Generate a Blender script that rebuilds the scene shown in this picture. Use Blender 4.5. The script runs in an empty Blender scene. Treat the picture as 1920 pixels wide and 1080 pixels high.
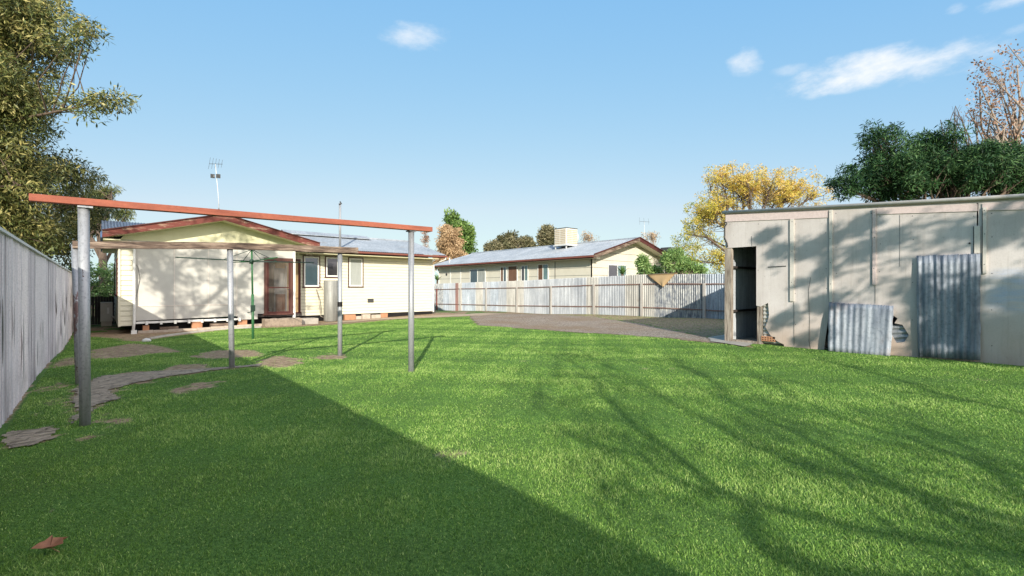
import bpy, math, random
import numpy as np
from mathutils import Vector, Matrix
from mathutils.geometry import tessellate_polygon

S = bpy.context.scene
COL = S.collection
# ------------------------------------------------------------------ camera
CAMH = 1.3; FPX = 900.0; YAW = math.radians(40.55)
cd = bpy.data.cameras.new('camera'); cam = bpy.data.objects.new('camera', cd); COL.objects.link(cam)
cam.location = (0, 0, CAMH); cam.rotation_euler = (math.radians(90), 0, -YAW)
cd.sensor_width = 36.0; cd.lens = 36.0 * FPX / 1920; cd.clip_start = 0.05; cd.clip_end = 3000
S.camera = cam
# ------------------------------------------------------------------ world, sun, exposure
SUNV = Vector((-1.46, -2.12, 1.0)).normalized()           # towards the sun
EL = math.asin(SUNV.z)
S.view_settings.view_transform = 'Standard'; S.view_settings.look = 'None'
S.view_settings.exposure = 0.75; S.view_settings.gamma = 1
W = bpy.data.worlds.new('World'); S.world = W; W.use_nodes = True
wn = W.node_tree.nodes; wl = W.node_tree.links; wn.clear()
sky = wn.new('ShaderNodeTexSky'); sky.sky_type = 'NISHITA'; sky.sun_disc = False
sky.sun_elevation = EL; sky.sun_rotation = math.atan2(SUNV.x, SUNV.y)
sky.air_density = 1.0; sky.dust_density = 0.3; sky.ozone_density = 2.0; sky.altitude = 100
bg = wn.new('ShaderNodeBackground'); bg.inputs[1].default_value = 0.15
wo = wn.new('ShaderNodeOutputWorld'); wl.new(bg.outputs[0], wo.inputs[0])
sd = bpy.data.lights.new('sun', 'SUN'); sd.energy = 4.0; sd.angle = math.radians(0.53); sd.color = (1.0, 0.95, 0.86)
so = bpy.data.objects.new('sun', sd); COL.objects.link(so); so.rotation_euler = SUNV.to_track_quat('Z', 'Y').to_euler()
so.location = (-20, -30, 20)

F2 = np.array([math.sin(YAW), math.cos(YAW)]); R2 = np.array([math.cos(YAW), -math.sin(YAW)])
def ray(x):
    f = (x - 960) / FPX
    return F2 + f * R2
def onY(x, y, Y):
    d = ray(x); D = Y / d[1]
    return (D * d[0], Y, CAMH - (y - 540) / FPX * D)
def onX(x, y, X):
    d = ray(x); D = X / d[0]
    return (X, D * d[1], CAMH - (y - 540) / FPX * D)
def at(x, y, D):
    d = ray(x) * D
    return (d[0], d[1], CAMH - (y - 540) / FPX * D)

def world_clouds():
    tc = wn.new('ShaderNodeTexCoord')
    def M(op, a, b=None, c=None):
        n = wn.new('ShaderNodeMath'); n.operation = op
        for i, v in enumerate((a, b, c)):
            if v is None: continue
            if isinstance(v, (int, float)): n.inputs[i].default_value = v
            else: wl.new(v, n.inputs[i])
        return n.outputs[0]
    nz = wn.new('ShaderNodeTexNoise'); nz.inputs['Scale'].default_value = 9; nz.inputs['Detail'].default_value = 8; nz.inputs['Roughness'].default_value = 0.62
    mp = wn.new('ShaderNodeMapping'); mp.inputs['Scale'].default_value = (1, 1, 2.2)
    wl.new(tc.outputs['Generated'], mp.inputs[0]); wl.new(mp.outputs[0], nz.inputs['Vector'])
    tot = None
    for (px, py, a, b, s) in ((1620, 130, 190, 34, 1.0), (1800, 104, 150, 40, 1.0), (1400, 118, 44, 26, .75), (778, 68, 68, 24, .75), (1480, 130, 44, 14, .45),
                              (1890, 2, 75, 20, .9), (1790, 18, 30, 12, .6), (1905, 58, 45, 14, .5)):
        c = Vector(at(px, py, 1.0)) - Vector((0, 0, CAMH)); k = c.length; c.normalize()
        u = Vector((0, 0, 1)).cross(c).normalized(); v = c.cross(u).normalized()
        def dot(vec):
            n = wn.new('ShaderNodeVectorMath'); n.operation = 'DOT_PRODUCT'
            wl.new(tc.outputs['Generated'], n.inputs[0]); n.inputs[1].default_value = vec; return n.outputs['Value']
        fwd = dot(c)
        uu = M('DIVIDE', dot(u), a / FPX / k * (.75 if px > 1300 else 1)); vv = M('DIVIDE', dot(v), b / FPX / k)
        r = M('ADD', M('MULTIPLY', uu, uu), M('MULTIPLY', vv, vv))
        e = M('MULTIPLY', M('GREATER_THAN', fwd, 0), M('SUBTRACT', 1, r))
        e = M('MULTIPLY', M('MAXIMUM', e, -3.0), 1.0)
        e = M('ADD', M('ADD', e, .25), M('MULTIPLY', M('SUBTRACT', nz.outputs['Fac'], .54), 4.2))
        mr = wn.new('ShaderNodeMapRange'); mr.interpolation_type = 'SMOOTHSTEP'
        mr.inputs['From Min'].default_value = .0; mr.inputs['From Max'].default_value = 1.9; mr.inputs['To Max'].default_value = s
        wl.new(e, mr.inputs['Value']); m = M('MULTIPLY', mr.outputs[0], M('GREATER_THAN', fwd, 0))
        tot = m if tot is None else M('MAXIMUM', tot, m)
    mix = wn.new('ShaderNodeMixRGB'); wl.new(tot, mix.inputs[0])
    hs = wn.new('ShaderNodeHueSaturation'); hs.inputs['Saturation'].default_value = SKY_SAT; hs.inputs['Value'].default_value = SKY_VAL
    hs.inputs['Hue'].default_value = 0.497
    wl.new(sky.outputs[0], hs.inputs['Color'])
    sp = wn.new('ShaderNodeSeparateColor'); cb = wn.new('ShaderNodeCombineColor'); wl.new(hs.outputs[0], sp.inputs[0])
    for i in range(3): wl.new(M('MULTIPLY', M('POWER', sp.outputs[i], SKY_G[i]), SKY_K[i]), cb.inputs[i])
    rl = [l for l in wl if l.to_socket == cb.inputs[0]][0].from_socket; gl = [l for l in wl if l.to_socket == cb.inputs[1]][0].from_socket
    wl.new(M('MINIMUM', rl, M('MULTIPLY', gl, .79)), cb.inputs[0])
    # broad unseen fill glow added to the sky behind the photographer, lifting the shade
    n = wn.new('ShaderNodeVectorMath'); n.operation = 'DOT_PRODUCT'; wl.new(tc.outputs['Generated'], n.inputs[0]); n.inputs[1].default_value = Vector((.35, -.8, .5)).normalized()
    mr = wn.new('ShaderNodeMapRange'); mr.interpolation_type = 'SMOOTHSTEP'; mr.inputs['From Min'].default_value = .5; mr.inputs['From Max'].default_value = .92
    wl.new(M('ADD', n.outputs['Value'], M('MULTIPLY', M('SUBTRACT', nz.outputs['Fac'], .5), .5)), mr.inputs['Value'])
    m2 = wn.new('ShaderNodeMixRGB'); wl.new(mr.outputs[0], m2.inputs[0]); wl.new(cb.outputs[0], m2.inputs[1]); m2.inputs[2].default_value = FILL_GLOW
    wl.new(m2.outputs[0], mix.inputs[1]); mix.inputs[2].default_value = CLOUD
    wl.new(mix.outputs[0], bg.inputs[0])
SKY_SAT = 1.0; SKY_VAL = 1.0; CLOUD = (4.0, 4.1, 4.2, 1); FILL_GLOW = (8.6, 8.35, 8.9, 1)
SKY_G = (.757, .38, .08); SKY_K = (.93, 1.65, 3.15)
world_clouds()

# ------------------------------------------------------------------ terrain
CP = np.array([(0, 0, 0), (-.75, 4.5, -.1), (-.75, 0, -.1), (-.1, 6.1, 0), (3.4, 6.2, .08), (1.6, 8.9, 0), (3.4, 9, .02), (10.7, 5.2, .1), (10.7, .5, .11), (5, 2, .03),
               (18, 8.6, .12), (18, 12.2, .06), (18, 20, -.1), (18, 29.5, -.25), (.8, 20, -.2), (5.7, 20, -.12), (6.5, 21, -.12), (14, 21, .0), (3, 13.8, -.04), (-.7, 17, -.2),
               (15, 14, .04), (8, 12, .03), (-.7, 30, -.25), (15, 27, -.2), (40, 20, -.1), (40, 60, -.2), (-10, 10, -.15), (5, -8, 0), (14, 0, .1), (60, -20, 0), (-20, 60, -.3)])
def gz(x, y):
    x = np.asarray(x, float); y = np.asarray(y, float)
    num = 0; den = 0
    for cx, cy, cz in CP:
        w = 1.0 / ((x - cx) ** 2 + (y - cy) ** 2 + .6) ** 1.5
        num = num + w * cz; den = den + w
    return num / den
def G(x, y): return float(gz(x, y))
def onG(x, y):
    d = ray(x); z = 0.0
    for _ in range(12):
        D = (CAMH - z) * FPX / (y - 540)
        z = G(d[0] * D, d[1] * D)
    return (d[0] * D, d[1] * D, z)

# ------------------------------------------------------------------ material helpers
def lin(c):
    return tuple((v / 255 / 12.92) if v / 255 <= .04045 else ((v / 255 + .055) / 1.055) ** 2.4 for v in c) + (1.0,)
class NT:
    def __init__(s, name):
        s.m = bpy.data.materials.new(name); s.m.use_nodes = True; s.n = s.m.node_tree.nodes; s.l = s.m.node_tree.links
        s.b = s.n['Principled BSDF']; s.o = s.n['Material Output']; s.tc = None
    def inp(s, sock, v):
        if hasattr(v, 'is_linked') or hasattr(v, 'links'): s.l.new(v, sock)
        else: sock.default_value = v
    def coord(s, scale=(1, 1, 1), rot=(0, 0, 0), which='Object'):
        if s.tc is None: s.tc = s.n.new('ShaderNodeTexCoord')
        mp = s.n.new('ShaderNodeMapping'); mp.inputs['Scale'].default_value = scale; mp.inputs['Rotation'].default_value = rot
        s.l.new(s.tc.outputs[which], mp.inputs[0]); return mp.outputs[0]
    def noise(s, scale, det=5, rough=.6, vec=None, dist=0):
        n = s.n.new('ShaderNodeTexNoise'); n.inputs['Scale'].default_value = scale; n.inputs['Detail'].default_value = det
        n.inputs['Roughness'].default_value = rough; n.inputs['Distortion'].default_value = dist
        s.l.new(vec if vec is not None else s.coord(), n.inputs['Vector']); return n.outputs['Fac']
    def ramp(s, fac, stops):
        r = s.n.new('ShaderNodeValToRGB'); e = r.color_ramp.elements
        while len(e) < len(stops): e.new(.5)
        for i, (p, c) in enumerate(stops):
            e[i].position = p; e[i].color = c if len(c) == 4 else tuple(c) + (1,)
        s.l.new(fac, r.inputs[0]); return r.outputs[0]
    def fr(s, fac, a, b, lo=0., hi=1.):
        r = s.n.new('ShaderNodeMapRange'); r.inputs[1].default_value = a; r.inputs[2].default_value = b; r.inputs[3].default_value = lo; r.inputs[4].default_value = hi
        s.l.new(fac, r.inputs[0]); return r.outputs[0]
    def mix(s, fac, a, b, mode='MIX'):
        n = s.n.new('ShaderNodeMixRGB'); n.blend_type = mode
        for i, v in enumerate((fac, a, b)): s.inp(n.inputs[i], v)
        return n.outputs[0]
    def math(s, op, a, b=0.0):
        n = s.n.new('ShaderNodeMath'); n.operation = op; s.inp(n.inputs[0], a); s.inp(n.inputs[1], b); return n.outputs[0]
    def attr(s, name):
        n = s.n.new('ShaderNodeAttribute'); n.attribute_name = name; return n
    def sep(s, vec):
        n = s.n.new('ShaderNodeSeparateXYZ'); s.l.new(vec, n.inputs[0]); return n.outputs
    def bump(s, h, strength=.3, dist=.01):
        n = s.n.new('ShaderNodeBump'); n.inputs['Strength'].default_value = strength; n.inputs['Distance'].default_value = dist
        s.l.new(h, n.inputs['Height']); s.l.new(n.outputs[0], s.b.inputs['Normal'])
    def out(s, col, rough=.7, metal=0., spec=.5):
        s.inp(s.b.inputs['Base Color'], col); s.inp(s.b.inputs['Roughness'], rough); s.b.inputs['Metallic'].default_value = metal
        s.b.inputs['Specular IOR Level'].default_value = spec
        return s.m

def m_paint(name, base, dirt, amt=.5, scale=3., stretch=(1, 1, 1), rough=.6, bump=.15, fine=60, low=.45, high=.75):
    t = NT(name); n1 = t.noise(scale, 6, .65, t.coord(stretch)); n2 = t.noise(fine, 3, .6)
    f = t.fr(n1, low, high, 0, amt)
    c = t.mix(f, lin(base), lin(dirt)); c = t.mix(t.fr(n2, .3, .7, 0, .25), c, lin(dirt))
    t.bump(n2, bump, .003); return t.out(c, rough, spec=.3)
def m_wood(name, c1, c2, c3, axis='X', rough=.85):
    t = NT(name); st = {'X': (1, 12, 12), 'Y': (12, 1, 12), 'Z': (12, 12, 1)}[axis]
    n1 = t.noise(2.2, 8, .7, t.coord(st)); n2 = t.noise(1.6, 4, .6)
    c = t.ramp(n1, [(.36, lin(c1)), (.5, lin(c2)), (.66, lin(c3))]); c = t.mix(t.fr(n2, .4, .7, 0, .5), c, lin(c1))
    t.bump(n1, .6, .01); return t.out(c, rough, spec=.2)
def m_peel(name, paint, wood, axis, low, high):
    t = NT(name); st = {'X': (1, 5, 5), 'Y': (5, 1, 5), 'Z': (5, 5, 1), 'N': (1, 1, 1)}[axis]
    n1 = t.noise(2.0, 8, .7, t.coord(st)); n2 = t.noise(30, 4)
    c = t.mix(t.fr(n1, low, high), lin(paint), lin(wood)); c = t.mix(t.fr(n2, .35, .7, 0, .35), c, lin([v * .75 for v in paint]))
    t.bump(n1, .3, .006); return t.out(c, .7, spec=.25)
def m_galv(name, c1, c2, rust=None, rlow=.62, rhigh=.7, scale=2.0, rough=.5, metal=.35, spk=40):
    t = NT(name); n1 = t.noise(scale, 6, .65, t.coord((1, 1, .35))); n2 = t.noise(spk, 4, .7); n3 = t.noise(1.3, 7, .7, t.coord((1, 1, .5))); n4 = t.noise(3.0, 5, .7, t.coord((4, 4, .22)))
    c = t.mix(t.fr(n1, .35, .65), lin(c1), lin(c2)); c = t.mix(t.fr(n2, .5, .72, 0, .55), c, lin([v * .62 for v in c2]))
    c = t.mix(t.fr(n4, .42, .68, 0, .55), c, lin([v * .66 for v in c2]))
    if rust: c = t.mix(t.fr(n3, rlow, rhigh, 0, .85), c, lin(rust))
    t.bump(n2, .15, .004); return t.out(c, rough, metal, .5)
def m_leaf(name, dark, mid, light, trans=.25, rough=.5, spec=.35):
    t = NT(name); a = t.attr('tone')
    c = t.ramp(a.outputs['Fac'], [(.0, lin(dark)), (.5, lin(mid)), (1., lin(light))])
    t.out(c, rough, 0, spec)
    tr = t.n.new('ShaderNodeBsdfTranslucent'); t.l.new(c, tr.inputs[0]); ms = t.n.new('ShaderNodeMixShader'); ms.inputs[0].default_value = trans
    t.l.new(t.b.outputs[0], ms.inputs[1]); t.l.new(tr.outputs[0], ms.inputs[2]); t.l.new(ms.outputs[0], t.o.inputs[0])
    return t.m

MT = {}
MT['clad'] = m_paint('cladding_paint', (192, 188, 177), (160, 155, 143), .5, 1.6)
MT['strip'] = m_paint('cover_strip_paint', (206, 198, 186), (166, 152, 138), .5, 4)
MT['cream'] = m_paint('cream_board', (214, 208, 184), (184, 175, 144), .5, 2.0, (1, 1, 5), low=.48)
MT['cream2'] = m_paint('gable_cream', (222, 217, 178), (190, 180, 138), .4, 2.0)
MT['lapshade'] = m_paint('lap_shade', (160, 152, 130), (120, 112, 92), .5, 4)  # tan strips standing in for the shadow below each board lap
MT['white'] = m_paint('white_trim', (226, 224, 215), (170, 166, 156), .4, 5)
MT['redbeam'] = m_peel('red_beam_paint', (160, 92, 70), (126, 70, 54), 'X', .42, .68)
MT['barge'] = m_peel('barge_paint', (112, 60, 50), (150, 122, 100), 'X', .54, .6)
MT['gutter'] = m_peel('gutter_paint', (124, 74, 62), (98, 58, 50), 'N', .45, .7)
MT['maroon'] = m_peel('maroon_frame', (84, 44, 38), (60, 34, 30), 'N', .45, .7)
MT['screenred'] = m_peel('screen_frame', (98, 64, 54), (74, 50, 44), 'Z', .45, .66)
MT['oldwood_x'] = m_wood('old_timber_beam', (58, 48, 42), (116, 98, 84), (170, 150, 130), 'X')
MT['oldwood_z'] = m_wood('old_timber_post', (96, 84, 74), (150, 138, 124), (184, 172, 156), 'Z')
MT['darkwood'] = m_wood('dark_timber', (40, 36, 34), (62, 56, 52), (86, 78, 72), 'Z')
MT['pole'] = m_galv('pole_galvanised', (168, 168, 166), (146, 148, 150), (96, 52, 40), .72, .74, 3, .5, .35)
MT['polerust'] = m_galv('pole_rusty', (168, 168, 166), (146, 148, 150), (84, 50, 42), .585, .6, 3, .5, .35)
MT['roof'] = m_galv('roof_galvanised', (172, 176, 178), (144, 150, 154), (150, 136, 120), .6, .8, .8, rough=.6, metal=.1, spk=16)
MT['roofblue'] = m_galv('roof_blue', (120, 150, 190), (96, 128, 170), None, scale=1.2, rough=.45, metal=.3, spk=25)
MT['galv_a'] = m_galv('galv_clean', (192, 194, 194), (154, 158, 162), (130, 104, 88), .68, .8, 1.5, metal=.1, rough=.6)
MT['galv_b'] = m_galv('galv_blue', (194, 200, 204), (148, 156, 164), (130, 108, 94), .68, .8, 1.6, spk=14, metal=.1, rough=.6)
MT['galv_c'] = m_galv('galv_speckled', (204, 202, 192), (106, 112, 122), None, scale=11, spk=9, metal=.1, rough=.65)
MT['galv_d'] = m_galv('galv_cream', (198, 194, 184), (170, 166, 156), (134, 110, 92), .66, .8, 1.5, metal=.05, rough=.65)
MT['galv_r'] = m_galv('sheet_red', (140, 80, 66), (122, 68, 56), None, metal=.0, rough=.7)
MT['galv_dark'] = m_galv('galv_dark', (158, 162, 168), (108, 114, 124), (120, 100, 90), .56, .75, 5.0, spk=22, metal=.15, rough=.65)
MT['galv_dark2'] = m_galv('galv_dark_lean', (170, 174, 178), (122, 128, 138), (134, 114, 102), .52, .7, 4.0, spk=20, metal=.15, rough=.65)
MT['rail'] = m_peel('rusty_rail', (128, 98, 86), (160, 144, 130), 'Y', .5, .7)
MT['fpost'] = m_paint('fence_post_grey', (176, 170, 160), (128, 118, 108), .5, 3, (1, 1, .4))
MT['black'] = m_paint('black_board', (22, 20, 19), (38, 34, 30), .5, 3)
MT['gapshade'] = m_paint('gap_shade', (18, 17, 16), (24, 22, 20), .5, 3)  # near-black for gaps, voids and the painted shade lines beside shed strips
MT['brick'] = m_paint('orange_brick', (182, 132, 98), (138, 98, 74), .6, 8, rough=.9, bump=.4)
MT['palebrick'] = m_paint('pale_brick', (186, 172, 154), (140, 124, 106), .6, 6, rough=.9, bump=.4)
MT['stone'] = m_paint('rough_step', (150, 134, 116), (92, 80, 68), .8, 9, rough=.95, bump=.8, fine=25)
MT['concrete'] = m_paint('concrete', (170, 162, 148), (124, 116, 104), .7, 4, rough=.9, bump=.5)
MT['whitestone'] = m_paint('white_stone', (214, 212, 204), (170, 166, 158), .5, 12, rough=.9)
MT['tank'] = m_galv('tank_grey', (150, 148, 138), (128, 126, 118), None, metal=.1, rough=.55)
MT['green'] = m_paint('green_enamel', (56, 104, 62), (34, 62, 44), .6, 6, rough=.45)
MT['darkgreen'] = m_paint('dark_green_enamel', (34, 58, 44), (22, 34, 28), .6, 6, rough=.45)
MT['wire'] = m_paint('wire_dark', (70, 72, 72), (50, 50, 50), .5, 6)
MT['acunit'] = m_paint('ac_beige', (172, 170, 160), (130, 126, 116), .4, 4)
MT['grille'] = m_paint('grille_dark', (70, 70, 68), (40, 40, 40), .4, 9)
MT['coolbox'] = m_paint('cooler_cream', (212, 205, 190), (184, 172, 150), .4, 4)
MT['coolpad'] = m_paint('cooler_pad', (190, 172, 144), (140, 122, 98), .7, 14)
MT['pink'] = m_peel('pink_fascia', (206, 186, 178), (188, 146, 118), 'N', .66, .74)
MT['nbwall'] = m_paint('neighbour_fibro', (208, 201, 182), (182, 173, 152), .4, 1.6)
MT['tan'] = m_paint('tan_inner', (190, 160, 116), (150, 118, 82), .5, 2)
MT['intbrown'] = m_paint('brown_cupboard', (104, 64, 42), (70, 42, 30), .5, 4)
MT['interior'] = m_paint('interior_pale', (150, 150, 146), (110, 110, 108), .4, 3)
MT['curtain'] = m_paint('curtain_pale', (160, 162, 154), (110, 112, 106), .6, 6, (14, 1, .3))
MT['curtbrown'] = m_paint('curtain_brown', (116, 86, 66), (86, 62, 48), .6, 6, (14, 1, .3))
MT['cloth'] = m_paint('tan_shade_cloth', (180, 152, 112), (156, 130, 94), .4, 3)
MT['deadleaf'] = m_paint('dead_leaf', (156, 108, 78), (112, 76, 56), .7, 25, bump=.6)
MT['bark'] = m_paint('bark_brown', (104, 88, 74), (62, 52, 44), .8, 9, (1, 1, .25), rough=.95, bump=.8, fine=18)
MT['barkpale'] = m_paint('bark_pale', (158, 142, 126), (104, 90, 80), .8, 9, (1, 1, .25), rough=.95, bump=.6, fine=18)
MT['metalwhite'] = m_paint('white_metal', (206, 206, 202), (160, 158, 150), .4, 6)
def m_glass(name, col, rough=.08):
    t = NT(name); n = t.noise(2.0, 3); t.bump(n, .04, .02); t.out(t.mix(t.fr(n, .3, .7, 0, .5), lin(col), lin([v * .6 for v in col])), rough, 0, .8); return t.m
MT['glass'] = m_glass('window_glass', (64, 80, 84)); MT['glassdark'] = m_glass('dark_glass', (58, 56, 56)); MT['glassgreen'] = m_glass('green_glass', (96, 122, 118))
def m_fencegrey():
    t = NT('weathered_ribshade_fibro'); a = t.attr('tone').outputs['Fac']
    n1 = t.noise(2.0, 7, .75, t.coord((1, 16, .06))); n2 = t.noise(45, 4, .6); n3 = t.noise(1.1, 5, .6)  # n1: vertical stripes paint shade between the ribs into the colour
    c = t.ramp(t.math('ADD', t.math('MULTIPLY', n1, .75), t.math('MULTIPLY', a, .25)), [(.3, lin((140, 134, 134))), (.43, lin((208, 200, 200))), (.6, lin((234, 226, 220)))])
    z = t.sep(t.coord(which='Object'))[2]
    st = t.math('MULTIPLY', t.fr(z, .55, .0, 0, 1), t.fr(n3, .42, .66, 0, .6))
    c = t.mix(st, c, lin((92, 86, 84))); c = t.mix(t.fr(n2, .45, .75, 0, .35), c, lin((120, 112, 106)))
    t.bump(n2, .35, .004); return t.out(c, .9, spec=.2)
MT['fibro'] = m_fencegrey()
def m_shed():
    t = NT('shed_fibro'); P = t.sep(t.coord())
    n1 = t.noise(1.0, 7, .62); n2 = t.noise(50, 4, .6); n3 = t.noise(.9, 6, .7, t.coord((1, 1, .5))); n4 = t.noise(2.2, 5, .6, t.coord((1, .5, 3)))
    c = t.mix(t.fr(n1, .38, .68), lin((184, 174, 166)), lin((204, 195, 188)))
    dz = t.math('ADD', P[2], t.math('MULTIPLY', n3, -1.5))
    c = t.mix(t.fr(dz, .1, -.8, 0, .62), c, lin((172, 142, 116)))
    # blue paint smears on the panel nearest the lawn's corner
    my = t.math('MULTIPLY', t.fr(P[1], -1.55, -1.8), t.math('MULTIPLY', t.fr(P[2], .75, .95), t.fr(P[2], 1.6, 1.35)))
    c = t.mix(t.math('MULTIPLY', my, t.fr(n4, .42, .62, 0, .75)), c, lin((150, 172, 200)))
    c = t.mix(t.fr(n2, .5, .8, 0, .3), c, lin((140, 126, 112)))
    n5 = t.noise(2.5, 7, .75, t.coord((1, 7, .35))); c = t.mix(t.fr(n5, .52, .78, 0, .5), c, lin((140, 128, 116)))
    n6 = t.noise(14, 5, .7); c = t.mix(t.fr(n6, .62, .7, 0, .35), c, lin((120, 108, 98)))
    t.bump(n2, .25, .003); return t.out(c, .8, spec=.25)
MT['shed'] = m_shed()
def m_ground():
    t = NT('ground_lawn_soil'); a = t.attr('dirt').outputs['Fac']
    n1 = t.noise(55, 6, .7); n2 = t.noise(1.4, 5, .6); n3 = t.noise(9, 6, .65, t.coord((1, 1.6, 1)))
    g = t.ramp(n1, [(.3, lin((44, 72, 28))), (.5, lin((82, 116, 50))), (.72, lin((130, 158, 78)))])
    g = t.mix(t.fr(n2, .35, .7, 0, .5), g, lin((72, 88, 44)))
    d = t.ramp(n3, [(.3, lin((96, 78, 58))), (.5, lin((146, 124, 98))), (.7, lin((184, 162, 132)))])
    d = t.mix(t.fr(n1, .5, .8, 0, .5), d, lin((70, 60, 46)))
    c = t.mix(t.fr(t.math('ADD', a, t.math('MULTIPLY', t.math('SUBTRACT', n3, .5), .7)), .35, .65), g, d)
    t.bump(t.math('ADD', n1, n3), .7, .02); return t.out(c, .95, spec=.15)
MT['ground'] = m_ground()
def m_gravel():
    t = NT('gravel_soil'); v = t.n.new('ShaderNodeTexVoronoi'); v.inputs['Scale'].default_value = 38; t.l.new(t.coord(), v.inputs['Vector'])
    n2 = t.noise(.5, 6, .65); n3 = t.noise(20, 5, .6)
    c = t.ramp(v.outputs['Color'], [(.1, lin((98, 86, 72))), (.5, lin((146, 130, 112))), (.9, lin((194, 182, 166)))])
    c = t.mix(t.fr(n2, .42, .62, .15, .75), c, lin((136, 112, 86))); c = t.mix(t.fr(n3, .5, .75, 0, .45), c, lin((86, 76, 60)))
    t.bump(v.outputs['Distance'], .6, .015); return t.out(c, .95, spec=.15)
MT['gravel'] = m_gravel()
MT['path'] = m_paint('pale_dirt_path', (176, 156, 130), (126, 106, 84), .8, 5, rough=.95, bump=.5)
def m_slab():
    t = NT('broken_slab'); v = t.n.new('ShaderNodeTexVoronoi'); v.feature = 'DISTANCE_TO_EDGE'; v.inputs['Scale'].default_value = 5
    n = t.noise(8, 6, .7, t.coord((1, 1.8, 1)), dist=1.0); mp = t.coord((1, 2.2, 1)); t.l.new(mp, v.inputs['Vector'])
    c = t.ramp(n, [(.3, lin((96, 86, 72))), (.5, lin((152, 138, 118))), (.72, lin((186, 170, 148)))])
    c = t.mix(t.fr(v.outputs['Distance'], .06, 0.0, 0, .6), c, lin((56, 50, 42)))
    t.bump(n, .9, .03); return t.out(c, .95, spec=.15)
MT['slab'] = m_slab()
MT['grass'] = m_leaf('grass_blades', (58, 92, 38), (118, 156, 66), (176, 196, 112), .28, .55, .25)

# ------------------------------------------------------------------ mesh helpers
class MB:
    def __init__(s): s.v = []; s.f = []; s.mi = []
    def add(s, vs, fs):
        o = len(s.v); s.v += [tuple(v) for v in vs]; s.f += [tuple(i + o for i in f) for f in fs]; return s
    def box(s, x0, x1, y0, y1, z0, z1):
        return s.add([(x0, y0, z0), (x1, y0, z0), (x1, y1, z0), (x0, y1, z0), (x0, y0, z1), (x1, y0, z1), (x1, y1, z1), (x0, y1, z1)],
                     [(3, 2, 1, 0), (4, 5, 6, 7), (0, 1, 5, 4), (1, 2, 6, 5), (2, 3, 7, 6), (3, 0, 4, 7)])
    def bar(s, p, q, w, h, up=(0, 0, 1)):
        p = Vector(p); q = Vector(q); d = (q - p).normalized(); up = Vector(up)
        a = d.cross(up)
        if a.length < 1e-4: a = d.cross(Vector((0, 1, 0)))
        a.normalize(); b = a.cross(d).normalized(); a *= w / 2; b *= h / 2
        return s.add([p - a - b, p + a - b, p + a + b, p - a + b, q - a - b, q + a - b, q + a + b, q - a + b],
                     [(3, 2, 1, 0), (4, 5, 6, 7), (0, 1, 5, 4), (1, 2, 6, 5), (2, 3, 7, 6), (3, 0, 4, 7)])
    def tube(s, pts, rs, n=10, cap=True):
        pts = [Vector(p) for p in pts]
        if not hasattr(rs, '__len__'): rs = [rs] * len(pts)
        o = len(s.v); prev = None
        for i, p in enumerate(pts):
            d = (pts[min(i + 1, len(pts) - 1)] - pts[max(i - 1, 0)]).normalized()
            if prev is None:
                a = d.cross(Vector((0, 0, 1)));
                if a.length < 1e-3: a = Vector((1, 0, 0))
            else: a = prev - d * prev.dot(d)
            a.normalize(); prev = a; b = d.cross(a)
            for k in range(n):
                t = 2 * math.pi * k / n; s.v.append(tuple(p + (a * math.cos(t) + b * math.sin(t)) * rs[i]))
        for i in range(len(pts) - 1):
            for k in range(n):
                s.f.append((o + i * n + k, o + i * n + (k + 1) % n, o + (i + 1) * n + (k + 1) % n, o + (i + 1) * n + k))
        if cap:
            s.f.append(tuple(o + k for k in range(n))[::-1]); e = o + (len(pts) - 1) * n; s.f.append(tuple(e + k for k in range(n)))
        return s
    def build(s, name, mat, parent=None, smooth=False, tone=None, bevel=0):
        me = bpy.data.meshes.new(name); base = parent_loc(parent)
        me.from_pydata([(v[0] - base[0], v[1] - base[1], v[2] - base[2]) for v in s.v], [], s.f); me.validate(); me.update()
        o = bpy.data.objects.new(name, me); COL.objects.link(o)
        if mat: me.materials.append(MT[mat] if isinstance(mat, str) else mat)
        if parent is not None: o.parent = parent
        if smooth: me.polygons.foreach_set('use_smooth', [True] * len(me.polygons))
        if tone is not None:
            a = me.attributes.new('tone', 'FLOAT', 'POINT'); a.data.foreach_set('value', [float(tone)] * len(me.vertices))
        if bevel:
            b = o.modifiers.new('bevel', 'BEVEL'); b.width = bevel; b.segments = 2; b.limit_method = 'ANGLE'
        return o
def parent_loc(p):
    t = Vector((0, 0, 0))
    while p is not None: t = t + Vector(p.location); p = p.parent
    return t
def tag(o, label=None, cat=None, group=None, kind=None):
    if label: o['label'] = label
    if cat: o['category'] = cat
    if group: o['group'] = group
    if kind: o['kind'] = kind
    return o
def thing(name, loc, label, cat, group=None):
    o = bpy.data.objects.new(name, None); COL.objects.link(o); o.location = loc; o.empty_display_size = .2
    return tag(o, label, cat, group)
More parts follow.
